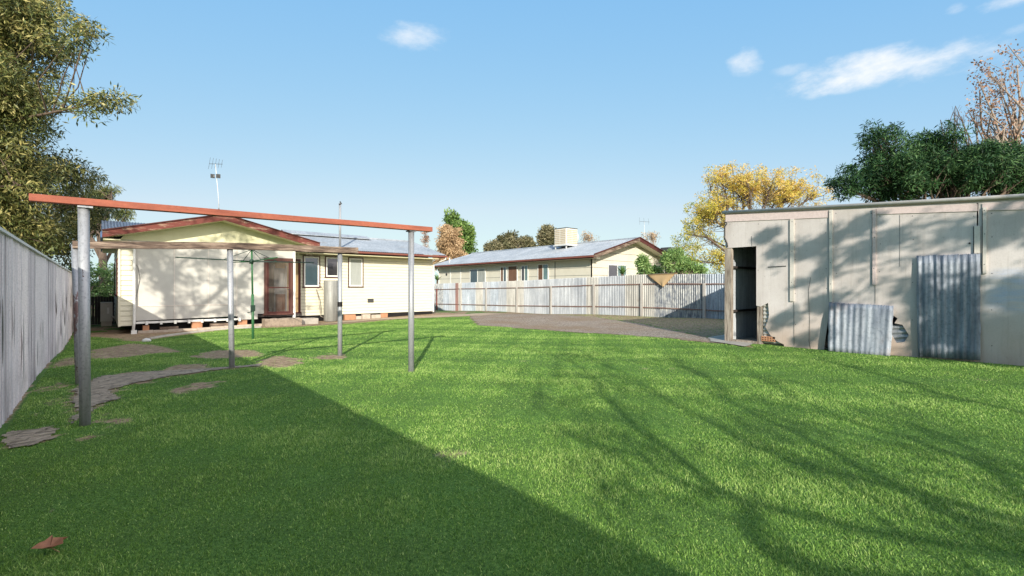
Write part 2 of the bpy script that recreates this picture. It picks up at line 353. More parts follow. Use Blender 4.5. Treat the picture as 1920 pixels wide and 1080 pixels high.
def npmesh(name, V, Fq, mat, parent=None, attrs=None, tri=False, smooth=False):
    me = bpy.data.meshes.new(name); base = np.array(parent_loc(parent)); V = np.asarray(V, np.float32) - base.astype(np.float32)
    me.vertices.add(len(V)); me.vertices.foreach_set('co', V.ravel())
    if isinstance(Fq, list):                      # list of face arrays of differing size
        tot = np.concatenate([f.ravel() for f in Fq]); sz = np.concatenate([np.full(len(f), f.shape[1]) for f in Fq])
    else: tot = Fq.ravel(); sz = np.full(len(Fq), Fq.shape[1])
    me.loops.add(len(tot)); me.loops.foreach_set('vertex_index', tot.astype(np.int32))
    st = np.concatenate([[0], np.cumsum(sz)[:-1]]).astype(np.int32)
    me.polygons.add(len(sz)); me.polygons.foreach_set('loop_start', st)
    if smooth: me.polygons.foreach_set('use_smooth', np.ones(len(sz), bool))
    me.update(calc_edges=True)
    for k, a in (attrs or {}).items():
        at_ = me.attributes.new(k, 'FLOAT', 'POINT'); at_.data.foreach_set('value', np.asarray(a, np.float32))
    me.materials.append(MT[mat] if isinstance(mat, str) else mat)
    o = bpy.data.objects.new(name, me); COL.objects.link(o)
    if parent is not None: o.parent = parent
    return o
def poly_slab(mb, outer, holes, axis, c0, c1):
    """flat polygon with holes, given as (u, v) pairs, given thickness c0..c1 along axis 'X' or 'Y'."""
    loops = [outer] + holes
    P = (lambda u, v, c: (c, u, v)) if axis == 'X' else (lambda u, v, c: (u, c, v))
    tris = tessellate_polygon([[Vector((u, v, 0)) for u, v in lp] for lp in loops])
    flat = [p for lp in loops for p in lp]; n = len(flat)
    mb.add([P(u, v, c0) for u, v in flat] + [P(u, v, c1) for u, v in flat],
           [t for t in tris] + [tuple(i + n for i in t[::-1]) for t in tris] +
           [f for f in (lambda: [(s + i, s + (i + 1) % len(lp), n + s + (i + 1) % len(lp), n + s + i) for s, lp in zip(np.cumsum([0] + [len(l) for l in loops[:-1]]).tolist(), loops) for i in range(len(lp))])()])
    return mb
def corrugated(mb, p, du, dv, nu_len, nv_len, nrm, pitch=.076, amp=.009, per=8, rnd=None, nv=1, bend=0.0):
    """wave along du; straight along dv."""
    p = Vector(p); du = Vector(du).normalized(); dv = Vector(dv).normalized(); nrm = Vector(nrm).normalized()
    n = max(4, int(nu_len / pitch * per)); o = len(mb.v); r = random.Random(rnd) if rnd is not None else None
    for j in range(nv + 1):
        for i in range(n + 1):
            u = nu_len * i / n; v = nv_len * j / nv
            a = amp * math.sin(2 * math.pi * u / pitch)
            q = p + du * u + dv * v + nrm * (a + bend * math.sin(math.pi * j / nv) * math.sin(math.pi * i / n))
            if r and j in (0, nv): q = q + dv * r.uniform(-.006, .006)
            mb.v.append(tuple(q))
    for j in range(nv):
        for i in range(n):
            k = o + j * (n + 1) + i; mb.f.append((k, k + 1, k + n + 2, k + n + 1))
    return mb

# ------------------------------------------------------------------ zones of the yard (world xy polygons)
def gp(pts): return [onG(x, y)[:2] for x, y in pts]
DIRT = [gp(p) for p in [
    [(165, 657), (250, 643), (310, 651), (345, 661), (300, 662), (200, 674), (165, 672)],
    [(300, 741), (350, 722), (420, 711), (425, 716), (330, 743)],
    [(60, 736), (90, 720), (120, 716), (100, 734)], [(45, 781), (80, 767), (87, 775), (55, 784)], [(70, 756), (105, 747), (110, 758), (85, 761)],
    [(175, 797), (205, 783), (265, 783), (230, 797)], [(310, 693), (330, 684), (390, 681), (392, 692), (320, 699)], [(200, 706), (240, 697), (330, 694), (340, 700), (210, 716)],
    [(358, 668), (400, 657), (475, 656), (500, 668), (400, 674)], [(480, 678), (530, 664), (575, 680), (530, 691), (490, 687)], [(578, 671), (645, 663), (648, 672), (600, 675)],
    [(95, 687), (115, 672), (145, 669), (148, 683), (105, 690)], [(125, 884), (147, 879), (150, 886), (135, 892)], [(55, 960), (85, 951), (88, 962), (62, 966)],
    [(135, 822), (165, 812), (200, 806), (190, 820), (150, 828)]]]
HOUSEDIRT = gp([(140, 634), (180, 631), (262, 641), (300, 634), (425, 618), (470, 615), (500, 615), (600, 611), (700, 603), (812, 592), (870, 590), (880, 584), (640, 584), (200, 584), (140, 600)])
GRAVEL = gp([(880, 594), (897, 610.5), (965, 615), (1060, 622), (1145, 627), (1224, 632), (1300, 640), (1345, 644), (1330, 634), (1270, 621), (1200, 607), (1140, 598), (1115, 594), (1034, 590.5), (970, 588.5), (905, 587)])
PATH = gp([(600, 609), (700, 601), (780, 597), (860, 594), (905, 592), (955, 589), (905, 587.5), (850, 590.5), (770, 594), (700, 597.5), (640, 603)])
SLABS = [gp([(137, 797), (137, 731), (190, 706), (260, 699), (390, 692), (488, 683), (492, 687), (400, 695), (290, 712), (212, 730), (222, 750), (180, 764), (150, 792)]),
         gp([(8, 846), (3, 826), (22, 811), (60, 808), (98, 799), (104, 822), (60, 838)])]
CONC = gp([(1325, 634), (1362, 628), (1374, 641), (1425, 641), (1400, 652), (1330, 641)])
def inpoly(x, y, P):
    P = np.asarray(P); r = np.zeros(x.shape, bool); j = len(P) - 1
    for i in range(len(P)):
        xi, yi = P[i]; xj, yj = P[j]
        c = ((yi > y) != (yj > y)) & (x < (xj - xi) * (y - yi) / ((yj - yi) + 1e-12) + xi); r ^= c; j = i
    return r
def wob(x, y, s, amp, k=0.):
    return amp * (np.sin(x * s * 2.1 + y * s * 1.3 + k) + np.sin(x * s * 3.7 - y * s * 4.3 + 1.7 + k) * .6 + np.sin(y * s * 7.9 + x * s * 6.1 + k * 2) * .4)
FENCESTRIP = gp([(905, 588), (970, 588.5), (1034, 590.5), (1114, 594), (1140, 598), (1200, 607), (1270, 621), (1330, 634), (1345, 644), (1372, 641), (1372, 596), (1204, 590), (1034, 584), (905, 580)])
def bare(x, y, fray=.075):
    m = np.zeros(x.shape)
    for k in range(5):
        f_ = fray * (.6 + .45 * k); xx = x + wob(x, y, 3.5 + k, f_, k * 1.3); yy = y + wob(y, x, 3.1 + k, f_ * 1.3, 2. + k); mk = np.zeros(x.shape)
        for P in DIRT + SLABS: mk = np.maximum(mk, inpoly(xx, yy, P) * 1.)
        mk = np.maximum(mk, inpoly(xx, yy, HOUSEDIRT) * 1.)
        mk = np.maximum(mk, inpoly(xx, yy, FENCESTRIP) * .64)
        m += mk / 5
    for P in (GRAVEL, PATH, CONC): m = np.maximum(m, inpoly(x + wob(x, y, 2.5, .06), y + wob(y, x, 2.1, .06), P) * 1.)
    # thin worn spots in the lawn
    worn = np.clip(wob(x, y, .55, .5, 3.) + wob(x, y, 2.3, .35, 1.) - .95, 0, .5)
    return np.maximum(m, worn)

# ------------------------------------------------------------------ ground
def make_ground():
    def lines(segs):
        out = []
        for a, b, n in segs: out += list(np.linspace(a, b, n, endpoint=False))
        return np.array(out + [segs[-1][1]])
    xs = lines([(-900, -60, 8), (-60, -3, 12), (-3, -1, 8), (-1, 7, 115), (7, 20, 80), (20, 60, 30), (60, 900, 10)])
    ys = lines([(-900, -60, 8), (-60, -2, 14), (-2, 2, 20), (2, 14, 170), (14, 24, 90), (24, 40, 40), (40, 90, 20), (90, 1200, 10)])
    X, Y = np.meshgrid(xs, ys); Z = gz(X, Y)
    dirt = bare(X, Y)
    dirt = np.where((X < -.72) | (X > 17.9) | (Y > 21), .8 * (np.abs(wob(X, Y, .6, 1.)) > .6), dirt)
    V = np.stack([X.ravel(), Y.ravel(), Z.ravel()], 1); nx = len(xs); ny = len(ys)
    i = np.arange(nx - 1)[None, :] + nx * np.arange(ny - 1)[:, None]; i = i.ravel()
    F = np.stack([i, i + 1, i + nx + 1, i + nx], 1)
    tag(npmesh('ground', V, F, 'ground', attrs={'dirt': dirt.ravel()}, smooth=True), kind='structure')
make_ground()
def sheet(name, poly, mat, dz, step, wamp, ws=2.5):
    P = np.array(poly); x0, y0 = P.min(0) - .3; x1, y1 = P.max(0) + .3
    xs = np.arange(x0, x1, step); ys = np.arange(y0, y1, step); X, Y = np.meshgrid(xs, ys)
    ins = inpoly(X + wob(X, Y, ws, wamp), Y + wob(Y, X, ws * .9, wamp), P)
    nx = len(xs); cell = ins[:-1, :-1] & ins[1:, :-1] & ins[:-1, 1:] & ins[1:, 1:]
    jj, ii = np.nonzero(cell); i = jj * nx + ii
    F = np.stack([i, i + 1, i + nx + 1, i + nx], 1)
    used, inv = np.unique(F, return_inverse=True); F = inv.reshape(F.shape)
    Z = gz(X, Y) + dz
    V = np.stack([X.ravel(), Y.ravel(), Z.ravel()], 1)[used]
    return tag(npmesh(name, V, F, mat, smooth=True), kind='structure')
sheet('gravel_drive', GRAVEL, 'gravel', .008, .05, .05)
sheet('dirt_path', PATH, 'path', .014, .04, .04)
sheet('concrete_slab', CONC, 'concrete', .02, .04, .01)
for i, P in enumerate(SLABS): sheet('broken_slab', P, 'slab', .014, .022, .025, 5.)

# ------------------------------------------------------------------ grass
def make_grass():
    rg = np.random.default_rng(5)
    N = 1400000
    D0, D1 = 1.15, 23.0
    # density ~ 1/(D^1.55): sample depth
    e = .62; u = rg.random(N); D = (D0 ** e + u * (D1 ** e - D0 ** e)) ** (1 / e)
    f = rg.uniform(-1.22, 1.22, N)
    d = F2[None, :] + f[:, None] * R2[None, :]
    x = d[:, 0] * D; y = d[:, 1] * D
    keep = (x > -.66) & ~((x > 10.62) & (y < 5.3)) & ~((y > 19.3) & (x < 6)) & ~((y > 20.6) & (x < 12.9)) & (x < 17.9)
    D = D[keep]; x = x[keep]; y = y[keep]
    b = bare(x, y)
    patch = wob(x, y, .9, .5) + wob(x, y, 2.7, .35, 4.)
    pkeep = np.clip(1 - b, 0, 1) ** 1.4 + .05
    gr = inpoly(x, y, GRAVEL) | inpoly(x, y, PATH); pkeep = np.where(gr, .03 + .6 * np.clip((x - 13.6) / 1.6, 0, 1) * np.clip((12.6 - y) / 1.5, 0, 1) + .08 * (x > 17.0) + .2 * (y > 27), pkeep)
    behind = (x > 11.5) & ~gr; pkeep = np.where(behind, .6 * pkeep, pkeep)
    k = rg.random(len(x)) < pkeep; D = D[k]; x = x[k]; y = y[k]; b = b[k]; patch = patch[k] * 1.25; gr = gr[k]; behind = behind[k]
    n = len(x); z = gz(x, y)
    far = np.clip((D - 2) / 16, 0, 1)
    h = rg.uniform(.009, .022, n) * (1 + .35 * np.clip(patch, -.8, 1)) * (1 + .25 * far); h = np.where(b > .5, h * .6, h)
    long = rg.random(n) < .025; h = np.where(long, h * 1.5, h)
    w = rg.uniform(.0018, .0031, n) * (1 + D * .24)
    az = rg.uniform(0, 2 * np.pi, n); lean = rg.uniform(.1, 1.3, n) * h
    la = rg.uniform(0, 2 * np.pi, n)
    ca, sa = np.cos(az), np.sin(az); lx, ly = np.cos(la) * lean, np.sin(la) * lean
    base = np.stack([x, y, z - .004], 1)
    wv = np.stack([ca * w / 2, sa * w / 2, np.zeros(n)], 1)
    mid = base + np.stack([lx * .35, ly * .35, h * .62], 1); tip = base + np.stack([lx, ly, h], 1)
    V = np.stack([base - wv, base + wv, mid + wv * .8, mid - wv * .8, tip], 1).reshape(-1, 3)
    i = np.arange(n) * 5
    Q = np.stack([i, i + 1, i + 2, i + 3], 1); T = np.stack([i + 3, i + 2, i + 4], 1)
    tone = np.clip(.42 + .19 * rg.standard_normal(n) + .14 * patch + np.where(b > .5, .15, 0), 0, 1)
    dry = rg.random(n) < (.04 + .10 * (patch > .4) + .3 * np.clip(b, 0, 1)); tone = np.where(dry, 1., tone)
    tag(npmesh('grass', V, [Q, T], 'grass', attrs={'tone': np.repeat(tone, 5)}),
        'short green lawn grass covering most of the back yard', 'grass', kind='stuff')
make_grass()

# ------------------------------------------------------------------ left fence (fibro sheets under a capping)
FX = -.74
def left_fence():
    r = random.Random(3)
    T = thing('fibro_fence', (FX, 10, G(FX, 10)), 'long weathered grey ribbed fence running down the left edge of the lawn', 'fence')
    y = -6.0; cap = []
    while y < 33.5:
        wd = r.uniform(.84, .92); mb = MB(); off = r.uniform(-.008, .008); n = 60; z0 = G(FX, y + wd / 2) - .06; z1 = FTOP(y); z1b = FTOP(y + wd)
        tilt = r.uniform(-.012, .012); pp = r.choice([.115, .09, .15])
        cols = 84; rows = 8
        for j in range(rows + 1):
            for i in range(cols + 1):
                u = wd * i / cols; zz = z0 + ((z1 + (z1b - z1) * i / cols) - z0) * j / rows
                ph = (u / pp) % 1.0
                rib = .019 * min(1, max(0, (.34 - abs(ph - .5)) / .14))
                curl = r.uniform(0, .0015) + (.018 * math.exp(-((wd - u) / .05) ** 2) * (.5 + .5 * math.sin(j * 1.9 + y * 3)))
                mb.v.append((FX + off + rib + curl + .004 * (u / wd), y + u + tilt * j / rows, zz))
        for j in range(rows):
            for i in range(cols): k = j * (cols + 1) + i; mb.f.append((k, k + cols + 1, k + cols + 2, k + 1))
        mb.build('fence_sheet', 'fibro', T, tone=r.uniform(.1, .9))
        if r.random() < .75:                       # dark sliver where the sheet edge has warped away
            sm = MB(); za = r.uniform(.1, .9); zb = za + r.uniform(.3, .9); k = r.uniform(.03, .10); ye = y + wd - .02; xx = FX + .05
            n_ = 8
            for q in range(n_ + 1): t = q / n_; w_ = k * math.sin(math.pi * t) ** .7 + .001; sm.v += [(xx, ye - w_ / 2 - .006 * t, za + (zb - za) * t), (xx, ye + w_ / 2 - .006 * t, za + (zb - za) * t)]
            sm.f += [(2 * q, 2 * q + 1, 2 * q + 3, 2 * q + 2) for q in range(n_)]; sm.build('warped_gap', 'gapshade', T)
        y += wd - .10
    # a dark slit shows wherever two sheets part
    mb = MB()
    for i in range(40):
        a = -6 + i * 1.0; mb.bar((FX + .012, a, FTOP(a) + .012), (FX + .012, a + 1.0, FTOP(a + 1) + .012), .075, .03)
    mb.build('capping', 'metalwhite', T)
    for zf in (.25, .8):
        mb = MB(); mb.bar((FX - .05, -6, FTOP(-6) * zf), (FX - .05, 33.5, FTOP(33) * zf), .04, .07); mb.build('rail', 'darkwood', T)
    a = -6
    while a < 34:
        mb = MB(); mb.box(FX - .12, FX - .04, a - .04, a + .04, -.3, FTOP(a) - .05); mb.build('post', 'darkwood', T); a += 2.7
def FTOP(y): return 1.84 + (-.06) * max(0, min(1, (y - 3) / 14))
left_fence()

# ------------------------------------------------------------------ corrugated boundary fence on the right
NX = 18.0
def right_fence():
    r = random.Random(8); T = thing('corrugated_fence', (NX, 15, G(NX, 15)), 'long corrugated iron fence with rusty rails and pale posts beyond the gravel', 'fence')
    ft = [(4, 1.86), (8.6, 1.85), (12.2, 1.89), (20, 1.72), (29.5, 1.60), (40, 1.55)]
    top = lambda y: float(np.interp(y, [a for a, b in ft], [b for a, b in ft]))
    y = 2.5
    seq = []
    while y < 39:
        w = .76; px = None
        seq.append(y)
        if 22.9 < y < 23.7 and False: pass
        z0 = G(NX, y) - .03
        yy = y + w / 2
        # matching sheet tones seen in the photo
        D = None
        if yy < 9.7: m = r.choice(['galv_c', 'galv_b'])
        elif yy < 11.6: m = 'galv_c'
        elif yy < 22: m = r.choice(['galv_a', 'galv_a', 'galv_a', 'galv_d'])
        else: m = r.choice(['galv_a', 'galv_b', 'galv_d', 'galv_b'])
        if RED0 + 1.5 < yy < RED0 + 3.1: m = 'galv_c'
        mb = MB(); corrugated(mb, (NX, y, z0), (0, 1, 0), (0, 0, 1), w + .02, top(yy) - z0 + r.uniform(-.008, .008), (-1, 0, 0), .095, .024, 8)
        mb.build('sheet', m, T, smooth=True); y += w
    mb = MB(); corrugated(mb, (NX - .026, RED0, G(NX, RED0) - .03), (0, 1, 0), (0, 0, 1), .33, top(RED0) - G(NX, RED0) + .02, (-1, 0, 0), .095, .020, 8); mb.build('red_sheet', 'galv_r', T, smooth=True)
    for px in POSTS:
        Y = onX(px, 560, NX)[1]; mb = MB(); w = .045
        mb.box(NX - .11, NX - .045, Y - w, Y + w, G(NX, Y) - .2, top(Y) - .36); mb.build('post', 'galv_r' if px == 820.5 else 'fpost', T)
    for fr in (.40, 1.42):
        mb = MB(); a = 2.5
        while a < 38:
            mb.bar((NX - .03, a, top(a) - fr), (NX - .03, a + 2.2, top(a + 2.2) - fr + r.uniform(-.012, .012)), .03, .042); a += 2.2
        mb.build('rail', 'rail', T)
POSTS = [820.5, 864.5, 913, 970.5, 1034.5, 1115, 1204.5, 1322]
RED0 = onX(860, 560, NX)[1]
right_fence()

# ------------------------------------------------------------------ shade cloth over the fence
def cloth():
    mb = MB(); n = 14; o = []
    a = Vector(onX(1214, 516, NX - .06)); b = Vector(onX(1266, 514, NX - .06)); c = Vector(onX(1244, 538, NX - .12))
    for j in range(n + 1):
        t = j / n
        for i in range(n + 1):
            s = i / n; top_ = a.lerp(b, s); p = top_.lerp(c, t)
            sag = math.sin(math.pi * s) * .05 * (1 - t) ** .5
            mb.v.append((p.x - .02 - .06 * math.sin(math.pi * s) * (1 - t * .6) - .015 * math.sin(s * 9 + t * 3), p.y, p.z + (.03 if j == 0 else 0) - sag * .3 * (t > 0) * (1 - t)))
    for j in range(n):
        for i in range(n): k = j * (n + 1) + i; mb.f.append((k, k + 1, k + n + 2, k + n + 1))
    # flap folded over the fence top
    k = len(mb.v)
    for i in range(n + 1): v = mb.v[i]; mb.v += [(NX + .03, v[1], v[2] + .025), (NX + .1, v[1], v[2] - .12)]
    for i in range(n): mb.f.append((i, i + 1, k + 2 * i + 2, k + 2 * i)); mb.f.append((k + 2 * i, k + 2 * i + 2, k + 2 * i + 3, k + 2 * i + 1))
    o = mb.build('shade_cloth', 'cloth', None, smooth=True)
    s = o.modifiers.new('solid', 'SOLIDIFY'); s.thickness = .006
    tag(o, 'tan cloth corner hanging over the top of the corrugated fence', 'cloth')
cloth()

# ------------------------------------------------------------------ pipe frames on the lawn
def frames():
    # front frame
    a = Vector(onG(160, 797)); b = Vector(onG(771, 697)); T = thing('washing_line_frame', a, 'two steel pipe posts carrying a rust red painted beam, nearest the camera', 'frame')
    Yb = a.y; 
    zt = lambda px, py, Y: onY(px, py, Y)[2]
    L = onY(55, 370, a.y); Rr = onY(808, 430, b.y)
    ztl = onY(157, 388, a.y)[2]; ztr = onY(770, 433, b.y)[2]
    MB().tube([(a.x, a.y, a.z - .3), (a.x - .012, a.y, ztl)], .043, 20).build('post', 'polerust', T, smooth=False)
    MB().tube([(b.x, b.y, b.z - .3), (b.x, b.y, ztr)], .043, 20).build('post', 'pole', T)
    for ch in T.children: ch.data.polygons.foreach_set('use_smooth', [len(p.vertices) == 4 for p in ch.data.polygons])
    top_l = onY(55, 363.5, a.y - .02); top_r = onY(808, 426.5, b.y - .02); bot_l = onY(55, 377, a.y - .02); bot_r = onY(808, 435, b.y - .02)
    mb = MB()
    w = .05
    ns = 8; rr = random.Random(4)
    for i in range(ns + 1):
        t = i / ns; e = rr.uniform(-.003, .003)
        tl = Vector(top_l).lerp(Vector(top_r), t); bl = Vector(bot_l).lerp(Vector(bot_r), t); tl.z += e; bl.z += e
        mb.v += [(bl.x, bl.y - w, bl.z), (bl.x, bl.y + w, bl.z), (tl.x, tl.y + w, tl.z), (tl.x, tl.y - w, tl.z)]
    for i in range(ns):
        o = i * 4
        for k in range(4): mb.f.append((o + k, o + (k + 1) % 4, o + 4 + (k + 1) % 4, o + 4 + k))
    mb.f.append((3, 2, 1, 0)); o = ns * 4; mb.f.append((o, o + 1, o + 2, o + 3))
    mb.build('beam', 'redbeam', T, bevel=.004)
    rp = MB(); zc = onY(152, 512, a.y)[2]; n_ = 14
    for j in range(n_ + 1):
        t_ = j / n_; hw_ = .5 * math.sin(math.pi * t_) ** .6 * (1 + .4 * math.sin(j * 2.3)) + .05; z_ = zc + .075 - .17 * t_
        for k in range(5): g_ = -2.35 + hw_ * (k / 2 - 1) + .12 * math.sin(j * 1.7); rp.v.append((a.x - .005 + .0442 * math.cos(g_), a.y + .0442 * math.sin(g_), z_))
    rp.f += [(5 * j + k, 5 * j + k + 1, 5 * j + k + 6, 5 * j + k + 5) for j in range(n_) for k in range(4)]; rp.build('rust_patch', 'maroon', T, smooth=True)
    for q, z in ((a, ztl), (b, ztr)): MB().box(q.x - .055, q.x + .055, q.y - .06, q.y + .06, z - .012, z + .004).build('cap_plate', 'polerust', T)
    # back frame
    c = Vector(onG(435.5, 690)); d = Vector(onG(637.5, 667)); e = Vector((c.x, c.y, 0)); 
    Y0 = c.y - .1
    e = Vector(onY(150, 700, Y0)); e.z = G(e.x, e.y); et = Vector(onY(141, 459, Y0))
    T2 = thing('timber_beam_frame', c, 'three grey pipe posts carrying a rough bleached timber beam, behind the red beam frame', 'frame')
    def post(p, top, m='pole'):
        o = MB().tube([(p.x, p.y, p.z - .3), top], .042, 20).build('post', m, T2); o.data.polygons.foreach_set('use_smooth', [len(q.vertices) == 4 for q in o.data.polygons]); return o
    post(e, et, 'polerust'); post(c, onY(431, 464, c.y), 'polerust'); post(d, onY(637.5, 473, d.y))
    mb = MB(); r = random.Random(6); n = 30
    tl = Vector(onY(136, 452, Y0 - .02)); bl = Vector(onY(136, 466, Y0 - .02)); tr = Vector(onY(670, 464.5, d.y - .02)); br = Vector(onY(670, 475, d.y - .02))
    tm = Vector(onY(432, 455, c.y - .02)); bm = Vector(onY(432, 467, c.y - .02))
    for i in range(n + 1):
        t = i / n; X = tl.x + (tr.x - tl.x) * t
        if X < tm.x: s = (X - tl.x) / (tm.x - tl.x); A = tl.lerp(tm, s); B = bl.lerp(bm, s)
        else: s = (X - tm.x) / (tr.x - tm.x); A = tm.lerp(tr, s); B = bm.lerp(br, s)
        A.z += r.uniform(-.004, .004); B.z += r.uniform(-.005, .004); w = .048
        mb.v += [(B.x, B.y - w, B.z), (B.x, B.y + w, B.z), (A.x, A.y + w, A.z), (A.x, A.y - w, A.z)]
    for i in range(n):
        o = i * 4
        for k in range(4): mb.f.append((o + k, o + (k + 1) % 4, o + 4 + (k + 1) % 4, o + 4 + k))
    mb.f.append((3, 2, 1, 0)); o = n * 4; mb.f.append((o, o + 1, o + 2, o + 3))
    mb.build('beam', 'oldwood_x', T2)
    # black tape band on the third post
    MB().tube([(d.x, d.y, onY(637, 575, d.y)[2]), (d.x, d.y, onY(637, 566, d.y)[2])], .0445, 20).build('tape_band', 'black', T2)
frames()

# ------------------------------------------------------------------ rotary clothes line
def hoist():
    b = Vector(onG(474.5, 636)); Y = b.y; T = thing('rotary_clothesline', b, 'green rotary clothes hoist with long thin arms in front of the white wall', 'clothesline')
    tx = onY(472, 468, Y); hub = Vector(onY(471.5, 490, Y)); top = Vector(tx)
    mid = Vector(onY(473.5, 552, Y))
    MB().tube([(b.x, b.y, b.z - .2), tuple(mid)], .032, 14).build('lower_post', 'green', T, smooth=True)
    MB().tube([tuple(mid - Vector((0, 0, .02))), tuple(top)], .023, 12).build('upper_post', 'green', T, smooth=True)
    MB().tube([tuple(hub - Vector((0, 0, .06))), tuple(hub + Vector((0, 0, .05)))], .05, 12).build('hub', 'darkgreen', T, smooth=True)
    MB().box(top.x - .06, top.x + .06, top.y - .06, top.y + .06, top.z - .02, top.z + .02).build('top_cap', 'darkgreen', T)
    tipl = Vector(onY(329, 487, Y - .2)); L = (tipl - hub).length
    ang0 = math.atan2((tipl - hub).y, (tipl - hub).x)
    tips = []
    for k in range(4):
        t = ang0 + k * math.pi / 2; tip = hub + Vector((math.cos(t) * L, math.sin(t) * L, .03)); tips.append(tip)
        MB().tube([tuple(hub), tuple(tip)], .014, 8).build('arm', 'green' if k % 2 else 'darkgreen', T, smooth=True)
        st = hub.lerp(tip, .40); MB().tube([tuple(top), tuple(st)], .008, 6).build('strut', 'darkgreen', T)
    w = MB()
    for s in (.45, .72, .99):
        for k in range(4): w.tube([tuple(hub.lerp(tips[k], s)), tuple(hub.lerp(tips[(k + 1) % 4], s))], .0016, 4)
    w.build('wire', 'wire', T)
    cr = MB(); p = Vector((b.x, b.y, mid.z - .42)); cr.tube([tuple(p + Vector((-.02, -.03, .1))), tuple(p + Vector((-.05, -.04, .1))), tuple(p + Vector((-.06, -.04, -.04))), tuple(p + Vector((-.14, -.05, -.05)))], .012, 6)
    cr.box(p.x - .05, p.x + .04, p.y - .05, p.y + .04, p.z - .02, p.z + .14); cr.build('winder', 'darkgreen', T)
hoist()

# ------------------------------------------------------------------ main house
def boards(mb, axis, c, u0, u1, z0, z1, pitch, sgn, lap=.02, gap=None):
    """lapped weatherboards; wall plane at c, faces sgn along axis"""
    z = z0
    while z < z1 - .01:
        t = min(z + pitch, z1); a = c + sgn * lap; b = c + sgn * .004
        if axis == 'Y': vs = [(u0, a, z), (u1, a, z), (u1, b, t), (u0, b, t), (u0, c, z), (u1, c, z)]
        else: vs = [(a, u0, z), (a, u1, z), (b, u1, t), (b, u0, t), (c, u0, z), (c, u1, z)]
        mb.add(vs, [(0, 1, 2, 3), (4, 5, 1, 0)])
        if gap is not None and z > z0:  # gap gathers dark strips painted as the shadow line under each lap
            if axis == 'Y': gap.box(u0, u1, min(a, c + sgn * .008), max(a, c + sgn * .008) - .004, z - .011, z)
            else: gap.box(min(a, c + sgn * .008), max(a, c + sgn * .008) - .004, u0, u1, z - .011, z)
        z = t
def window(T, x0, x1, y0, y1, Y, frame='maroon', glass='glass', sash='white', split=False, curtain=None, outer=.035):
    a = onY(x0, y0, Y); b = onY(x1, y1, Y); a2 = onY(x1, y0, Y); X0, X1 = a[0], b[0]; Z1 = (a[2] + a2[2]) / 2; Z0 = (b[2] + onY(x0, y1, Y)[2]) / 2
    f = MB(); w = outer
    for (p, q, r_, s_) in ((X0, X1, Z1 - w, Z1), (X0 - .02, X1 + .02, Z0 - .01, Z0 + w * .8), (X0, X0 + w, Z0 + w, Z1 - w), (X1 - w, X1, Z0 + w, Z1 - w)):
        f.box(p, q, Y - .055, Y + .01, r_, s_)
    W_ = f.build('window', frame, T)
    g = MB(); i0, i1, k0, k1 = X0 + w, X1 - w, Z0 + w, Z1 - w; sw = .06
    for (p, q, r_, s_) in ((i0, i1, k1 - sw, k1), (i0, i1, k0, k0 + sw), (i0, i0 + sw, k0 + sw, k1 - sw), (i1 - sw, i1, k0 + sw, k1 - sw)): g.box(p, q, Y - .042, Y + .01, r_, s_)
    if split: m = (i0 + i1) / 2; g.box(m - .03, m + .03, Y - .043, Y + .01, k0 + sw, k1 - sw)
    g.build('sash', sash, W_)
    MB().box(i0 + sw * .5, i1 - sw * .5, Y - .024, Y - .02, k0 + sw * .5, k1 - sw * .5).build('pane', glass, W_)
    return W_
